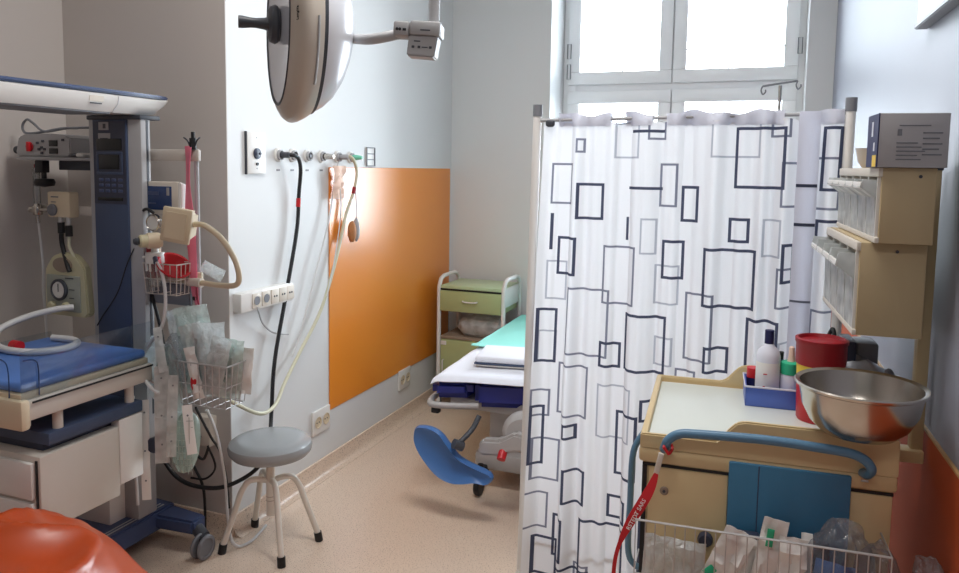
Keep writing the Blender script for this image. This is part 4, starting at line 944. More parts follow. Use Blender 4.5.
for A, B in zip(rows, rows[1:]):
    m = max(len(A), len(B))
    for i in range(m):
        j = (i + 1) % m
        if len(A) == 1: b.faces.new((A[0], B[i], B[j]))
        elif len(B) == 1: b.faces.new((A[i], A[j], B[0]))
        else: b.faces.new((A[i], A[j], B[j], B[i]))
part('leg_support', b, 'supblue', t, 'blue calf rest', ang=60)
# linens on the bed
def draped(name, label, cat, f, nu, nv, m, th):
    b = nb(); sheet(b, f, nu, nv, th); return tag(obj(name, b, m, ang=60), label, cat)
def wsheet(u, v):
    x = -1.452 + (-.115 * v) * .40 + u * .73; y = 3.20 + u * .17 * (1 - v) * (1 if u < .75 else 1) + v * 1.35
    z = .602 + .004 * noise.noise(Vector((x * 9, y * 5, 0))) + .003
    if u < .05: z -= .016 * (1 - u / .05) ** 2
    if v < .04: z -= .022 * (1 - v / .04) ** 2
    return (x, y, z)
draped('bed_sheet', 'white wrinkled sheet covering the foot half of the bed', 'sheet', wsheet, 40, 50, 'sheet', .004)
def tsheet(u, v):
    x = -1.480 - .022 * v + u * .74 ; y = 3.80 + .06 * u + v * 1.0
    z = .613 + .004 * noise.noise(Vector((x * 7, y * 6, 3))) + (.012 * math.exp(-((v - .02) / .04) ** 2))
    return (x, y, z)
draped('turquoise_sheet', 'turquoise disposable sheet spread over the head half of the bed', 'sheet', tsheet, 36, 40, 'turq', .004)
lin_ = [(.030, 'sheet', 'thick folded white sheet, topmost of the linen on the bed foot', .62, .0), (.009, 'navy', 'thin folded dark blue sheet under the white folded one on the bed', .61, -.005), (.009, 'bedgrey', 'thin folded grey sheet, lowest of the linen on the bed foot', .60, .004)]
z = .6125
for th, m_, lab, w, dx in reversed(lin_):
    b = nb(); mxr = Matrix.Translation((-1.10 + dx, 3.60, z)) @ Matrix.Rotation(R(9), 4, 'Z')
    box(b, -.24, .26, -.13, .14, 0, th, .004 if th < .02 else .011, 3, mxr)
    tag(obj('folded_sheet', b, m_), lab, 'linen', 'folded linen on the bed foot'); z += th + .0006

# drip stand behind the curtain
t = thing('drip_stand', 'thin metal drip stand with hooks showing above the curtain', 'drip stand', (-.04, 3.95, 0))
dk = .0
b = nb(); cyl(b, (.045, 3.95, .06), (.045, 3.95, 2.02), .008, seg=12); part('pole', b, 'steel', t)
b = nb(); tube(b, [(-.035, 3.95, 2.018), (.045, 3.95, 2.03), (.122, 3.95, 2.040)], .005, 8, False)
for x, z, s in ((-.035, 2.018, 1), (.122, 2.04, 1)):
    tube(b, [(x, 3.95, z), (x - .006, 3.945, z - .02), (x + .002, 3.94, z - .04), (x + .014, 3.94, z - .03), (x + .014, 3.94, z - .018)], .0035, 8)
part('hook_bar', b, 'midgrey', t)
b = nb()
for k in range(4):
    a = R(45 + 90 * k); tube(b, [(.045, 3.95, .08), (.045 + .2 * math.cos(a), 3.95 + .2 * math.sin(a), .03)], .012, 8, False); lathe(b, [(0, -.01), (.02, -.01), (.024, 0), (.02, .01), (0, .01)], (.045 + .21 * math.cos(a), 3.95 + .21 * math.sin(a), .024), (1, 0, 0), 12)
part('foot_star', b, 'dkgrey', t)

# ------------------------------------------------------------------ curtain screen
CA = Vector((-.778, 2.72, 0)); CB = Vector((.232, 2.64, 0)); CU = (CB - CA).normalized(); CN = Vector((CU.y, -CU.x, 0))   # CN points to the camera
t = thing('folding_screen', 'white tube frame of the privacy screen with grey post caps', 'screen frame', (-.27, 2.68, 0))
tl = Vector((-.808, 2.723, 0)); trr = Vector((.240, 2.640, 0))
for p, lean in ((tl, -.028), (trr, -.012)):
    b = nb(); cyl(b, p + Vector((lean, 0, .0)), p + Vector((0, 0, 1.81)), .0155, seg=18); po = part('post', b, 'white', t)
    b = nb(); cyl(b, p + Vector((0, 0, 1.795)), p + Vector((0.0003, 0, 1.838)), .0175, seg=18); part('post_cap', b, 'midgrey', po)
    b = nb(); tube(b, [p + CN * (.22 if lean < -.02 else .06) + Vector((lean, 0, .012)), p - CN * .22 + Vector((lean, 0, .012))], .012, 10, False); part('foot', b, 'warm', t)
b = nb(); cyl(b, tl + Vector((0, 0, 1.780)), trr + Vector((0, 0, 1.790)), .0065, seg=12); part('rail', b, 'grey', t)
b = nb(); cyl(b, tl + Vector((-.026, 0, .16)) - CN * .0, trr + Vector((-.012, 0, .16)), .0065, seg=12); part('rail', b, 'grey', t)

RECTS = [(0.131,0.163,1.661,1.713,1),(0.034,0.118,1.472,1.623,1),(0.137,0.237,1.419,1.552,0),(0.061,0.142,1.209,1.352,0),(0.023,0.102,1.113,1.261,2),(0.111,0.271,0.916,1.167,1),(0.240,0.361,1.116,1.329,1),(0.328,0.478,0.882,1.090,0),(0.272,0.362,1.642,1.771,2),(0.325,0.445,1.533,1.5431,0),(0.332,0.445,1.732,1.7421,0),(0.392,0.451,1.707,1.811,1),(0.434,0.498,1.475,1.626,1),(0.377,0.432,1.306,1.433,2),(0.451,0.527,1.223,1.360,0),(0.428,0.513,1.132,1.272,2),(0.319,0.328,1.351,1.434,0),(0.034,0.046,1.301,1.437,0),(-0.006,0.068,0.871,1.079,0),(0.606,0.762,1.647,1.806,2),(0.681,0.842,1.545,1.749,0),(0.791,0.855,1.714,1.810,1),(0.509,0.570,1.425,1.550,0),(0.669,0.738,1.362,1.446,0),(0.594,0.764,1.138,1.341,0),(0.780,0.838,1.321,1.447,2),(0.830,0.886,1.487,1.635,1),(0.842,0.881,1.238,1.369,0),(0.829,0.891,1.155,1.289,1),(0.740,0.846,0.919,1.112,0),(0.536,0.636,0.945,1.182,1),(0.609,0.689,0.911,1.003,0),(0.435,0.502,0.914,1.017,2),(0.511,0.585,0.825,0.909,1),(0.400,0.471,0.705,0.786,0),(0.846,0.883,0.963,1.045,2),(-0.001,0.069,0.872,0.995,2),(0.078,0.203,0.681,0.877,1),(0.237,0.316,0.882,0.977,0),(-0.019,0.049,0.661,0.767,1),(-0.022,0.029,0.471,0.704,0),(-0.014,0.093,0.412,0.578,1),(0.112,0.163,0.596,0.654,0),(0.236,0.367,0.620,0.819,2),(0.306,0.397,0.486,0.726,0),(0.118,0.202,0.347,0.482,0),(0.284,0.363,0.319,0.406,0),(-0.052,0.051,0.220,0.363,1),(0.071,0.125,0.119,0.287,0),(-0.010,0.095,0.032,0.188,0),(0.179,0.362,0.019,0.297,0),(0.094,0.226,-0.051,0.097,0),(0.160,0.225,0.018,0.117,1),(0.948,1.007,1.543,1.749,0),(0.886,1.008,1.483,1.652,1),(0.943,1.020,1.371,1.452,0),(0.946,1.022,1.028,1.160,1),(0.411,0.589,0.137,0.344,0),(0.610,0.743,0.494,0.708,1),(0.683,0.861,0.370,0.582,0),(0.473,0.578,0.426,0.591,2)]
LW = (.0100, .0076, .0066)
ZT = 1.79
def fold(s, z):
    k = .55 + .45 * (1 - z / ZT) * 1.3
    d = .012 * math.sin(s * 2 * math.pi / .118 + .6) + .009 * math.sin(s * 2 * math.pi / .071 + 1.9 + .4 * z) + .010 * math.sin(s * 2 * math.pi / .21 + 2.2)
    d += .006 * noise.noise(Vector((s * 9, z * 2.0, 1)))
    d += .018 * math.exp(-((s - .385) / .016) ** 2) * (1 - .3 * z) + .016 * math.exp(-((s - .455) / .014) ** 2) + .02 * math.exp(-((s - .775) / .016) ** 2)
    return d * k * 1.9
def curtain_mesh(b, s0, s1, z0, z1, rects, ext=0.0):
    S = set(); Z = set()
    n = int((s1 - s0) / .006); S.update(s0 + (s1 - s0) * i / n for i in range(n + 1))
    n = int((z1 - z0) / .022); Z.update(z0 + (z1 - z0) * i / n for i in range(n + 1))
    for a, c, p, q, k in rects:
        w = LW[k]
        S.update(x for x in (a, a + w, c - w, c) if s0 < x < s1); Z.update(x for x in (p, p + w, q - w, q) if z0 < x < z1)
    def clean(v):
        v = sorted(v); o = [v[0]]
        for x in v[1:]:
            if x - o[-1] > 2e-4: o.append(x)
        return o
    S = clean(S); Z = clean(Z)
    def pos(s, z):
        s2 = s - .036 * (1 - z / ZT) * max(0, 1 - (s - s0) / .3)         # the left edge drifts outwards towards the floor
        p = CA + CU * s2 + CN * (.004 + max(fold(s, z), -.012) + .028 * (1 - z / ZT)); return (p.x, p.y, z + .004 * math.sin(s * 40) * (1 if z > 1.755 else 0))
    V = [[b.verts.new(pos(s, z)) for z in Z] for s in S]
    for i in range(len(S) - 1):
        sm = (S[i] + S[i + 1]) / 2
        for j in range(len(Z) - 1):
            zm = (Z[j] + Z[j + 1]) / 2; mi = 0
            for a, c, p, q, k in rects:
                if a < sm < c and p < zm < q:
                    w = LW[k]
                    if sm < a + w or sm > c - w or zm < p + w or zm > q - w:
                        if mi == 0 or k + 1 < mi: mi = k + 1
            f = b.faces.new((V[i][j], V[i + 1][j], V[i + 1][j + 1], V[i][j + 1])); f.material_index = mi
t = thing('shower_curtain', 'white curtain printed with overlapping grey rectangles hanging on the screen frame', 'curtain', (-.27, 2.68, .02))
shift = []
for a, c, p, q, k in RECTS: shift.append((a + .036 * (1 - (p + q) / 2 / ZT) * max(0, 1 - a / .3), c + .036 * (1 - (p + q) / 2 / ZT) * max(0, 1 - c / .3), p, q, k))
b = nb(); curtain_mesh(b, .006, .882, .018, 1.772, shift); part('cloth', b, ['curtain', 'cdark', 'cmid', 'clight'], t, ang=70)
b = nb(); curtain_mesh(b, .925, 1.008, .018, 1.772, [r for r in RECTS if r[1] > .90]); part('cloth', b, ['curtain', 'cdark', 'cmid', 'clight'], t, ang=70)
def tophem(s0, s1):
    b = nb(); hs = int((s1 - s0) / .006); rings = []
    for i in range(hs + 1):
        s = s0 + (s1 - s0) * i / hs; hz = 1.801 + .006 * math.sin(s * 26) + .004 * math.sin(s * 61)
        c0 = CA + CU * s; f = fold(s, 1.762)
        a = [(.008 + f * 1.0, 1.757), (.012 + f * .6, 1.777), (.011, hz), (-.011, hz), (-.012 + f * .2, 1.777), (.000 + f, 1.757)]
        rings.append([b.verts.new((c0 + CN * x).to_tuple()[:2] + (z_,)) for x, z_ in a])
    for A, B in zip(rings, rings[1:]):
        for k in range(6): b.faces.new((A[k], A[(k + 1) % 6], B[(k + 1) % 6], B[k]))
    return b
for s0, s1 in ((.058, .255), (.305, .405), (.452, .83), (.925, 1.005)):
    part('hem', tophem(s0, s1), 'hem', t, ang=60)
b = nb(); blob(b, CA + CU * .026 + Vector((0, 0, 1.768)) + CN * .012, (.016, .010, .013), 3, .2, 2, 3, None, .7); part('tie_knot', b, 'dkgrey', t)
# doubled side hem hanging in front
def hemf(u, v):
    z = 1.795 - v * 1.70; s = .876 + .062 * u - .004 * v
    return CA + CU * s + CN * (.034 + .006 * math.sin(math.pi * u) + .003 * math.sin(v * 5)) + Vector((0, 0, z))
b = nb(); sheet(b, hemf, 6, 60, .007); sd = part('side_hem', b, 'hem', t, 'doubled grey side hem')
for z, w in ((1.565, .010), (1.44, .010), (1.19, .007), (.95, .007)):
    v0 = (1.795 - z) / 1.70; b = nb()
    sheet(b, lambda u, v: hemf(u, v0 + v * w / 1.70) + CN * .0042, 6, 2, .001); part('print_bar', b, 'cdark' if w > .008 else 'cmid', sd)

# ------------------------------------------------------------------ trolley (own frame, turned 3.5 degrees)
TH = R(3.5); TO = (-.275, 1.95, 0)
T = Matrix.Translation(TO) @ Matrix.Rotation(TH, 4, 'Z')
def W(x, y, z): return tuple(T @ Vector((x, y, z)))
t = thing('medical_trolley', 'beige medical trolley with blue front panel and blue push handle', 'trolley', TO, None, TH, True)
TW, TD = .605, .60
b = nb(); box(b, .006, TW - .006, .006, TD - .02, .14, .845, .006); body = part('body', b, 'beige', t)
b = nb(); box(b, -.004, TW + .002, -.004, TD, .836, .876, .008); box(b, 0, TW, 0, TD - .004, .876, .893, .006); part('top_frame', b, 'beige', t)
b = nb(); box(b, .016, TW - .016, .016, TD - .03, .892, .8985, .002); part('tray_top', b, 'tray', t)
b = nb(); box(b, -.002, .016, .0, TD, .87, .913, .006); part('side_rim', b, 'beige', t)
b = nb(); box(b, TW - .016, TW + .002, .0, TD, .87, .913, .006); part('side_rim', b, 'beige', t)
b = nb(); prism(b, [(-.002, .872), (TW + .002, .872), (TW + .002, .967), (.595, .972), (.255, .972), (.235, .966), (.215, .945), (.20, .924), (.19, .915), (-.002, .913)], (0, -.003, 0), (1, 0, 0), (0, 0, 1), (0, .016, 0), 0, .004); part('front_rim', b, 'beige', t)
b = nb(); prism(b, [(0, .87), (TW, .87), (TW, .972), (.285, .972), (.262, .966), (.242, .945), (.225, .924), (.205, .913), (0, .913)], (0, TD - .014, 0), (1, 0, 0), (0, 0, 1), (0, .016, 0), 0, .004); part('back_rim', b, 'beige', t)
b = nb(); box(b, .022, .222, -.002, .010, .16, .826, .004); d1 = part('door', b, 'beige', t)
b = nb(); box(b, .505, .598, -.002, .010, .16, .826, .004); part('door', b, 'beige', t)
b = nb(); box(b, .222, .505, -.012, .012, .16, .868, .004); fp = part('front_panel', b, 'teal', t, 'blue front panel')
b = nb(); box(b, .292, .2945, -.0135, -.011, .16, .866); part('seam', b, 'navy', fp)
b = nb(); box(b, .006, .018, -.001, .006, .16, .826); box(b, .006, .222, .002, .007, .826, .833); part('door_gap', b, 'black', t)
b = nb(); box(b, .505, .60, .002, .007, .826, .833); part('door_gap', b, 'black', t)
b = nb(); lathe(b, [(.011, 0), (.011, .005), (.008, .007), (0, .006)], (.064, -.001, .765), (0, -1, 0), 18); lk = part('lock', b, 'taupe', d1)
b = nb(); lathe(b, [(.004, .0055), (.004, .008), (0, .008)], (.064, -.001, .765), (0, -1, 0), 10); part('keyhole', b, 'dkgrey', lk)
b = nb(); lathe(b, [(0, 0), (.018, 0), (.02, .01), (.016, .02), (0, .022)], (.172, -.005, .655), (0, -1, 0), 18); part('door_knob', b, 'navy_dk', d1)
# push handle
b = nb(); tube(b, [(.068, 0, .882), (.062, -.032, .888), (.064, -.05, .900), (.074, -.055, .923), (.100, -.055, .940), (.15, -.055, .945), (.30, -.055, .950), (.42, -.055, .946), (.49, -.055, .941), (.523, -.055, .928), (.538, -.052, .907), (.534, -.03, .885), (.530, 0, .878)], .0115, 14); hdl = part('push_handle', b, 'rail', t)
b = nb(); lathe(b, [(.008, 0), (.009, .004), (0, .004)], (.528, -.036, .873), (0, -.5, -1), 12); part('screw', b, 'chrome', hdl)
b = nb(); tube(b, [(-.004, .16, .86), (-.032, .15, .80), (-.036, .15, .66), (-.036, .15, .50), (-.004, .15, .46)], .009, 10); part('side_bumper', b, 'rail', t)
for x in (.05, .555):
    for y in (.06, .53):
        b = nb(); cyl(b, (x, y, .09), (x, y, .15), .014); box(b, x - .016, x + .016, y - .02, y + .03, .07, .10, .005); lathe(b, [(0, -.014), (.045, -.014), (.05, -.006), (.05, .006), (.045, .014), (0, .014)], (x, y + .01, .05), (1, 0, 0), 20); part('caster', b, 'dkgrey', t)
# rear post and bin cases
b = nb(); box(b, .668, .697, .165, .20, .862, 1.628, .004); po = part('post', b, 'beige_panel', t)
b = nb(); box(b, .60, .697, .15, .20, .862, .895, .004); part('post_bracket', b, 'beige', po)
b = nb(); box(b, .666, .699, .163, .202, 1.612, 1.622, .002); part('post_band', b, 'dkgrey', po)
def bins(x0, xb, y0, y1, z0, z1, n, th):
    b = nb(); box(b, x0 + .004, xb, y0 - .012, y0, z0, z1, .003); cs_ = part('bin_case', b, 'beige_panel', t)
    b = nb(); box(b, x0 + .004, xb, y1, y1 + .012, z0, z1, .003); box(b, xb - .012, xb, y0, y1, z0, z1); box(b, x0 + .01, xb, y0, y1, z1 - .008, z1, .002); box(b, x0 + .01, xb, y0, y1, z0, z0 + .008, .002); part('case_shell', b, 'beige_panel', cs_)
    b = nb(); lathe(b, [(.004, 0), (.004, .002), (0, .003)], (x0 + .085, y0 - .012, z1 - .02), (0, -1, 0), 10); part('screw', b, 'dkgrey', cs_)
    b = nb(); box(b, x0 - .004, x0 + .006, y0 - .012, y1 + .012, z1 - .022, z1, .002); box(b, x0 - .004, x0 + .006, y0 - .012, y1 + .012, z0, z0 + .014, .002); part('bin_frame', b, 'offwhite', cs_)
    w = (y1 - y0) / n
    for k in range(n):
        ya = y0 + w * k + .004; yb = ya + w - .008
        b = nb()
        # tilt bin: front sheet, two sides, floor, all of clear plastic, with a forward tipped scoop at the top
        prof = [(x0 - .002, z0 + .014), (x0 - .006, z0 + .6 * (z1 - z0)), (x0 - th, z0 + .74 * (z1 - z0)), (x0 - th + .006, z1 - .028), (x0 + .004, z1 - .03), (x0 + .10, z0 + .5 * (z1 - z0)), (x0 + .10, z0 + .014)]
        m_ = [(x0 - .002, z0 + .014), (x0 - .006, z0 + .6 * (z1 - z0)), (x0 - th, z0 + .74 * (z1 - z0))]
        def shell(p, q, y_a, y_b, tk=.003):
            d = Vector((q[0] - p[0], 0, q[1] - p[1])); nn = Vector((d.z, 0, -d.x)).normalized() * tk
            prism(b, [(0, 0), (1, 0), (1, 1), (0, 1)], (p[0], y_a, p[1]), d, (0, y_b - y_a, 0), nn)
        shell(m_[0], m_[1], ya, yb); shell(m_[1], m_[2], ya, yb)
        for yy in (ya, yb - .003): prism(b, prof, (0, yy, 0), (1, 0, 0), (0, 0, 1), (0, .003, 0))
        bo = part('tilt_bin', b, 'bin', cs_, flat=True)
        b = nb(); box(b, x0 - th + .001, x0 - th + .007, ya, yb, z0 + .74 * (z1 - z0) - .004, z0 + .74 * (z1 - z0) + .012, .002); part('bin_lip', b, 'white', bo)
    for k in range(n + 1):
        b = nb(); box(b, x0 - .003, x0 + .02, y0 + w * k - .0035, y0 + w * k + .0035, z0 + .01, z1 - .01); part('bin_divider', b, 'white', cs_)
bins(.530, .650, .03, .59, 1.436, 1.616, 5, .040)
bins(.500, .650, .07, .57, 1.203, 1.434, 4, .048)
# basket on the trolley front
b = nb()
for z, k in ((.738, 1.0), (.60, .95), (.47, .9)):
    y0_, y1_ = -.135, -.014
    tube(b, [(.005, y1_, z), (.005, y0_, z), (.575, y0_, z), (.575, y1_, z)], .0028 if z > .7 else .002, 6, False)
bk = part('front_basket', b, 'chrome', t)
b = nb()
for k in range(25):
    x = .005 + .57 * k / 24; tube(b, [(x, -.135, .738), (x, -.135, .47), (x, -.016, .47)], .0015, 6, False)
part('basket_wires', b, 'chrome', bk)

# things standing on the trolley top
t2 = thing('plastic_tray', 'blue plastic tray holding bottles on the trolley top', 'tray', W(.36, .46, .8985), None, TH, True)
def toT(o): o.location = W(0, 0, 0); o.rotation_euler = (0, 0, TH); return o
toT(t2)
b = nb()
box(b, .272, .445, .385, .535, .899, .904, .002)
for a in ((.272, .445, .385, .389), (.272, .445, .531, .535), (.272, .276, .385, .535), (.441, .445, .385, .535)): box(b, a[0], a[1], a[2], a[3], .899, .958, .0015)
part('shell', b, 'blueplastic', t2)
b = nb(); frame_pts = [(.270, .383, .959), (.447, .383, .959), (.447, .537, .959), (.270, .537, .959)]
tube(b, frame_pts, .003, 8, False, closed=True); part('rim', b, 'bottle', t2)
def tthing(name, label, cat, group=None):
    o = thing(name, label, cat, TO, group, TH, True); return o
def bottle(name, label, x, y, prof, m, cap, mc, extra=None):
    o = tthing(name, label, 'bottle', 'bottles in the blue tray')
    b = nb(); lathe(b, prof, (x, y, .905), (0, 0, 1), 28); bo = part('body', b, m, o)
    b = nb(); lathe(b, cap, (x, y, .905), (0, 0, 1), 20); part('cap', b, mc, o)
    return o, bo
o, bo = bottle('disinfectant_bottle', 'tall white bottle with navy cap in the blue tray', .337, .455, [(0, 0), (.033, 0), (.035, .004), (.035, .135), (.030, .155), (.016, .168), (.013, .176), (0, .176)], 'bottle', [(.0135, .170), (.0135, .216), (0, .217)], 'navycap')
b = nb(); lathe(b, [(.0354, .03), (.0354, .12)], (.337, .455, .905), (0, 0, 1), 28); part('label', b, 'paper', bo)
b = nb(); box(b, .322, .328, .4188, .4200, .95, .955); box(b, .322, .333, .4188, .42, .99, .993); part('label_print', b, 'red', bo)
o, bo = bottle('spray_bottle', 'bottle with green shoulder and pale spout behind the white bottle', .402, .452, [(0, 0), (.028, 0), (.029, .004), (.029, .085), (.027, .09), (0, .09)], 'bottle', [(.0295, .088), (.0295, .122), (.022, .126), (0, .126)], 'teal_cap')
b = nb(); lathe(b, [(.012, .125), (.009, .14), (.008, .168), (.004, .172), (0, .172)], (.402, .452, .905), (0, 0, 1), 14); part('spout', b, 'peach', o)
o, bo = bottle('small_bottle', 'small dark-capped bottle between the white and green bottles', .376, .50, [(0, 0), (.016, 0), (.016, .10), (.008, .12), (0, .12)], 'navy', [(.008, .12), (.009, .142), (0, .143)], 'black')
o, bo = bottle('pill_jar', 'small red-capped jar at the left end of the blue tray', .300, .50, [(0, 0), (.020, 0), (.021, .06), (0, .062)], 'navycap', [(.0215, .055), (.0215, .085), (0, .086)], 'red')

o = tthing('sharps_bin', 'red sharps bin with a yellow label behind the steel bowl', 'sharps bin')
b = nb(); lathe(b, [(0, .8988), (.055, .8988), (.058, .905), (.063, 1.07), (0, 1.07)], (.466, .325, 0), (0, 0, 1), 36); part('body', b, 'red', o)
b = nb(); lathe(b, [(.066, 1.062), (.067, 1.068), (.067, 1.118), (.070, 1.124), (.070, 1.134), (.062, 1.136), (.058, 1.126), (0, 1.124)], (.466, .325, 0), (0, 0, 1), 36); part('lid', b, 'redlid', o)
b = nb()
a0 = [R(180 + 10 * k) for k in range(8)]
rr = [[b.verts.new((.466 + r_ * math.cos(a), .325 + r_ * math.sin(a), z_)) for a in a0] for r_, z_ in ((.0605, 1.0), (.0632, 1.06))]
for k in range(7): b.faces.new((rr[0][k], rr[0][k + 1], rr[1][k + 1], rr[1][k]))
part('label', b, 'yellow', o)

o = tthing('steel_bowl', 'large stainless steel bowl resting on the front rim of the trolley', 'bowl')
b = nb(); bc = (.512, -.006, 0); z0 = .9735
pr = [(0, 0), (.062, 0), (.085, .006), (.110, .030), (.128, .066), (.137, .113), (.146, .118), (.1475, .123), (.145, .126), (.135, .122), (.126, .066), (.108, .032), (.084, .010), (.062, .004), (0, .004)]
lathe(b, [(r_, z0 + h_) for r_, h_ in pr], bc, (0, 0, 1), 64)
part('bowl', b, 'steel', o)
o = tthing('box_of_gloves', 'carton with navy end standing on top of the upper bins', 'carton')
b = nb(); box(b, .518, .664, -.0, .125, 1.6165, 1.742, .002); cb = part('carton', b, 'carton', o)
b = nb(); box(b, .5165, .519, -.0005, .1255, 1.6168, 1.742); part('navy_end', b, 'navycap', cb)
b = nb(); box(b, .5157, .518, .008, .05, 1.618, 1.645); part('orange_mark', b, 'yellow', cb)
b = nb(); box(b, .557, .566, -.0018, -.0003, 1.69, 1.705); box(b, .56, .625, -.0018, -.0003, 1.712, 1.7145)
for k in range(5): box(b, .556, .60 + .008 * (k % 3), -.0018, -.0003, 1.672 - .0095 * k, 1.6745 - .0095 * k); box(b, .61, .65 - .006 * (k % 2), -.0018, -.0003, 1.695 - .0125 * k, 1.698 - .0125 * k)
part('print', b, 'midgrey', cb)
b = nb(); box(b, .5157, .518, .055, .072, 1.69, 1.725); box(b, .5157, .518, .03, .045, 1.655, 1.675); part('side_print', b, 'bottle', cb)
o = tthing('white_cup', 'small white bowl behind the carton on top of the upper bins', 'bowl')
b = nb(); lathe(b, [(0, 1.617), (.022, 1.617), (.034, 1.635), (.040, 1.668), (.043, 1.672), (.039, 1.671), (.031, 1.637), (.020, 1.621), (0, 1.621)], (.575, .39, 0), (0, 0, 1), 28); part('bowl', b, 'offwhite', o)

o = tthing('navy_pouch', 'navy and grey pouch on the trolley below the lower bins', 'pouch')
b = nb(); box(b, .535, .570, .40, .52, .8988, 1.115, .006); part('pouch_body', b, 'navy_dk', o)
b = nb(); box(b, .572, .632, .42, .52, .8988, 1.11, .008); part('pouch_side', b, 'midgrey', o)
o = tthing('silver_pack', 'silver foil pack lying in front of the navy pouch', 'pack')
b = nb(); packet(b, (.53, .33, 1.0), (.62, .385, 1.06), .16, .03, (-.3, -.5, 1), 51, .008); part('foil', b, 'silver', o)
b = nb(); box(b, .545, .60, .30, .39, .8988, 1.005, .006); part('carton', b, 'midgrey', o)
o = tthing('black_tube', 'black curved tube with metal clip beside the navy pouch', 'tube')
b = nb(); tube(b, [(.505, .50, .90), (.50, .495, 1.02), (.505, .49, 1.10), (.515, .47, 1.135), (.52, .45, 1.08), (.515, .44, 1.02)], .006, 8); part('hose', b, 'black', o)
b = nb(); tube(b, [(.64, .35, .90), (.645, .33, 1.02), (.635, .30, 1.06), (.65, .28, 1.03)], .010, 10); part('clip', b, 'midgrey', o)
o = tthing('thermometer_rod', 'thin steel rod standing at the right end of the trolley', 'rod')
b = nb(); cyl(b, (.592, .205, .9085), (.600, .205, 1.06), .0045, seg=10); part('rod', b, 'chrome', o)
b = nb(); lathe(b, [(0, 0), (.006, 0), (.006, .01), (0, .01)], (.592, .205, .8988), (0, 0, 1), 12); part('tip', b, 'white', o)

# red lanyard on the handle
o = tthing('red_lanyard', 'red lanyard with white lettering hanging from the left of the blue handle', 'lanyard')
b = nb(); tube(b, [(.062, -.066, .905), (.070, -.040, .914), (.082, -.040, .896), (.075, -.066, .888)], .004, 8, closed=True); part('loop', b, 'lanred', o)
b = nb(); box(b, .044, .058, -.075, -.068, .833, .892, .003, 2, Matrix.Translation((.05, 0, .86)) @ Matrix.Rotation(R(12), 4, 'Y') @ Matrix.Translation((-.05, 0, -.86))); part('clip', b, 'offwhite', o)
LP = [(.047, -.074, .838), (.036, -.085, .805), (.016, -.10, .765), (-.012, -.115, .715), (-.035, -.125, .66), (-.045, -.13, .60), (-.045, -.13, .50)]
b = nb()
Pl = spline(LP, 8)
def lanf(u, v):
    i = min(int(u * (len(Pl) - 1)), len(Pl) - 2); k = u * (len(Pl) - 1) - i; p = Pl[i].lerp(Pl[i + 1], k); d = (Pl[i + 1] - Pl[i]).normalized()
    s = d.cross(Vector((0, -1, 0))).normalized(); w = .008 + .018 * math.sin(math.pi * min(1, u * 1.5)) ** .8 if u < .66 else .010
    return p + s * max(w, .008) * (v - .5)
sheet(b, lanf, 60, 4, .0015); rb = part('ribbon', b, 'lanred', o)
dv = Vector((.040, .022, .082)).normalized()
text('ribbon_lettering', 'RSTEDT SARS', .0145, 'paper', rb, (.0035, -.1105, .739), dv, Vector((-.82, 0, .40)))

# packets in the trolley basket
pkT = [((.09, -.075, .50), (.10, -.075, .675), .15, .05, 'film', 'clear bag with pale contents at the left of the trolley basket', 61),
       ((.17, -.08, .52), (.255, -.085, .722), .075, .012, 'packet', 'white packet with green mark leaning right in the trolley basket', 62),
       ((.225, -.06, .52), (.292, -.065, .700), .05, .012, 'paper', 'second white packet just behind the leaning one, in the trolley basket', 63),
       ((.29, -.085, .50), (.335, -.08, .765), .058, .02, 'packet', 'tall white pack with green stripe, standing mid basket', 64),
       ((.365, -.09, .50), (.375, -.085, .725), .065, .02, 'packet', 'white crumpled pack right of the tall one in the trolley basket', 65),
       ((.415, -.07, .50), (.405, -.07, .735), .025, .01, 'paper', 'narrow white pack folded beside the crumpled pack', 66)]
for p0, p1, w, th, m_, lab, sd_ in pkT:
    o = tthing('medical_packet', lab, 'packet', 'packets in the trolley basket')
    b = nb(); packet(b, p0, p1, w, th, (0, -1, .1), sd_, .010); bd = part('wrapper', b, m_, o)
    if sd_ in (62, 64):
        b = nb()
        if sd_ == 62: packet(b, (.175, -.093, .605), (.195, -.094, .625), .02, .004, (0, -1, .1), 2, .001)
        else: packet(b, (.318, -.094, .70), (.322, -.094, .745), .016, .004, (0, -1, .1), 2, .001)
        part('green_mark', b, 'teal_cap', bd)
for c_, s_, m_, lab, sd_ in (((.475, -.075, .63), (.075, .05, .14), 'film_dark', 'large clear bag with blue pack at the right of the trolley basket', 71), ((.56, -.07, .60), (.05, .045, .13), 'film_dark', 'clear empty bag at the right end of the trolley basket', 72), ((.66, -.10, .58), (.055, .05, .14), 'film_dark', 'clear bag bulging past the right end of the trolley', 73)):
    o = tthing('plastic_bag', lab, 'bag', 'clear bags in the trolley basket')
    b = nb(); blob(b, c_, s_, sd_, .28, 2.4, 4); part('film', b, m_, o)
    if sd_ == 71:
        b = nb(); packet(b, (.45, -.085, .52), (.47, -.085, .68), .09, .03, (0, -1, 0), 4, .008); part('blue_pack', b, 'supblue', o)
    if sd_ == 71 and False: pass
for x0_, x1_, lab in ((.225, .30, 'dark blue packet lying behind the white packs'), (.34, .46, 'navy pack behind the crumpled white pack')):
    o = tthing('navy_packet', lab, 'packet'); b = nb(); box(b, x0_, x1_, -.045, -.02, .475, .70, .004); part('wrapper', b, 'navy_dk', o)

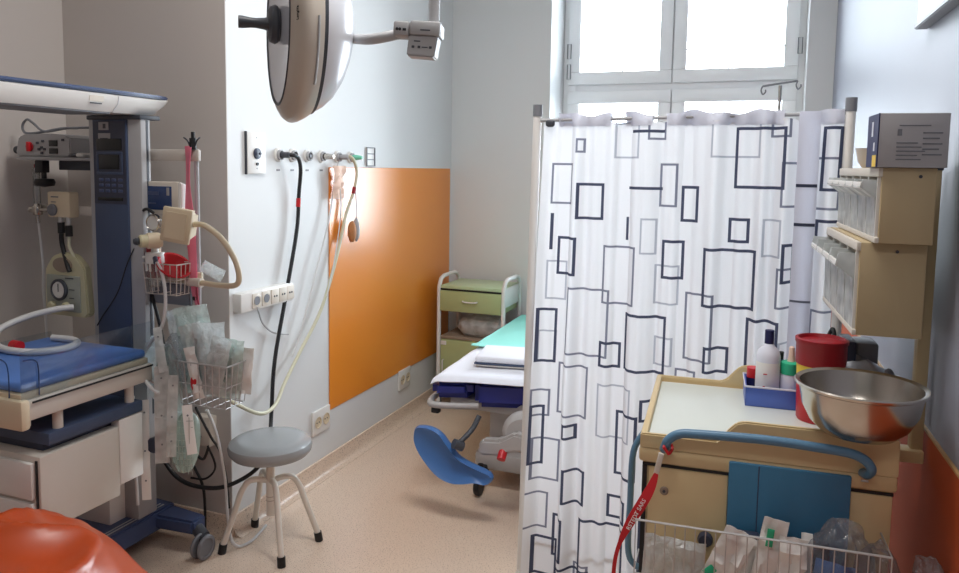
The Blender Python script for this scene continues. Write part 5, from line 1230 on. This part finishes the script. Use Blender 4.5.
# ------------------------------------------------------------------ orange bean bag in the near left corner
b = nb()
tmp = bmesh.new(); bmesh.ops.create_icosphere(tmp, subdivisions=6, radius=1)
for v in tmp.verts:
    p = v.co.copy(); o_ = Vector((3.1, 7.7, 1.3))
    d = 1 + .09 * noise.noise(p * 1.4 + o_) + .03 * noise.noise(p * 3.0 + o_)
    rd = 1 - abs(noise.noise(p * 1.7 + o_ * 2)); d += .17 * (rd ** 3 - .4)
    z = p.z
    v.co = Vector((p.x * .47 * d, p.y * .37 * d, max(-.985, z) * .335 * d))
    v.co.z = max(v.co.z, -.322)
    v.co += Vector((-1.79, 1.23, .325))
merge(b, tmp)
tag(obj('bean_bag', b, 'bagorange', ang=80), 'glossy orange vinyl bean bag in the near left corner', 'bean bag')

# ------------------------------------------------------------------ light, sky, camera
w = bpy.data.worlds.new('sky'); scene.world = w; w.use_nodes = True
nt = w.node_tree; bg = nt.nodes['Background']
bg.inputs['Color'].default_value = (.86, .93, 1.0, 1)
# overcast sky: brightest to the right of the window, strength lowered on the left to dim the right wall; the ground is darker than the sky
wtc = nt.nodes.new('ShaderNodeTexCoord'); wsx = nt.nodes.new('ShaderNodeSeparateXYZ'); nt.links.new(wtc.outputs['Generated'], wsx.inputs[0])
def wmap(src, a, b_, c, d):
    m_ = nt.nodes.new('ShaderNodeMapRange'); m_.interpolation_type = 'SMOOTHSTEP'
    for k_, v_ in zip(('From Min', 'From Max', 'To Min', 'To Max'), (a, b_, c, d)): m_.inputs[k_].default_value = v_
    nt.links.new(src, m_.inputs['Value']); return m_.outputs[0]
wmu = nt.nodes.new('ShaderNodeMath'); wmu.operation = 'MULTIPLY'
nt.links.new(wmap(wsx.outputs['X'], -.75, .35, 5.0, 25.0), wmu.inputs[0]); nt.links.new(wmap(wsx.outputs['Z'], -.35, .15, .7, 1.0), wmu.inputs[1])
nt.links.new(wmu.outputs[0], bg.inputs['Strength'])
def area(name, loc, rot, sx, sy, power, col=(1, 1, 1), portal=False):
    L = bpy.data.lights.new(name, 'AREA'); L.shape = 'RECTANGLE'; L.size = sx; L.size_y = sy; L.energy = power; L.color = col
    o = bpy.data.objects.new(name, L); COL.objects.link(o); o.location = loc; o.rotation_euler = rot
    if portal: L.cycles.is_portal = True
    return o
area('window_portal', ((WX0 + WX1) / 2, 5.42, (WZ0 + WZ1) / 2), (R(-90), 0, 0), WX1 - WX0, WZ1 - WZ0, 1, portal=True)
area('fill_light', (.0, -.9, ZC - .03), (0, 0, 0), 1.2, .6, 19, (1, .97, .95))  # unseen fill added behind the camera to lift the dark trolley front
area('fill_light', (-.75, 2.0, ZC - .03), (0, 0, 0), 1.2, .6, 42, (1, .97, .94))  # unseen fill added overhead to brighten the floor and bed

cam = bpy.data.cameras.new('cam'); co = bpy.data.objects.new('cam', cam); COL.objects.link(co); scene.camera = co
RX = ((0.93465994, 0.3551964, 0.01569413), (0.04669091, -0.07886354, -0.99579139), (-0.35246383, 0.9314591, -0.09029503))
right = Vector(RX[0]); down = Vector(RX[1]); fwd = Vector(RX[2]); up = -down
co.matrix_world = Matrix(((right.x, up.x, -fwd.x, 0), (right.y, up.y, -fwd.y, 0), (right.z, up.z, -fwd.z, 1.6), (0, 0, 0, 1)))
cam.sensor_fit = 'HORIZONTAL'; cam.sensor_width = 36; cam.lens = 36 * 750 / 959
cam.shift_y = (236 - 286.5) / 959; cam.shift_x = (479.5 - 480) / 959
cam.clip_start = .05
scene.view_settings.view_transform = 'Standard'; scene.view_settings.look = 'None'
scene.view_settings.exposure = 0; scene.view_settings.gamma = 1
scene.cycles.max_bounces = 10; scene.cycles.transparent_max_bounces = 16
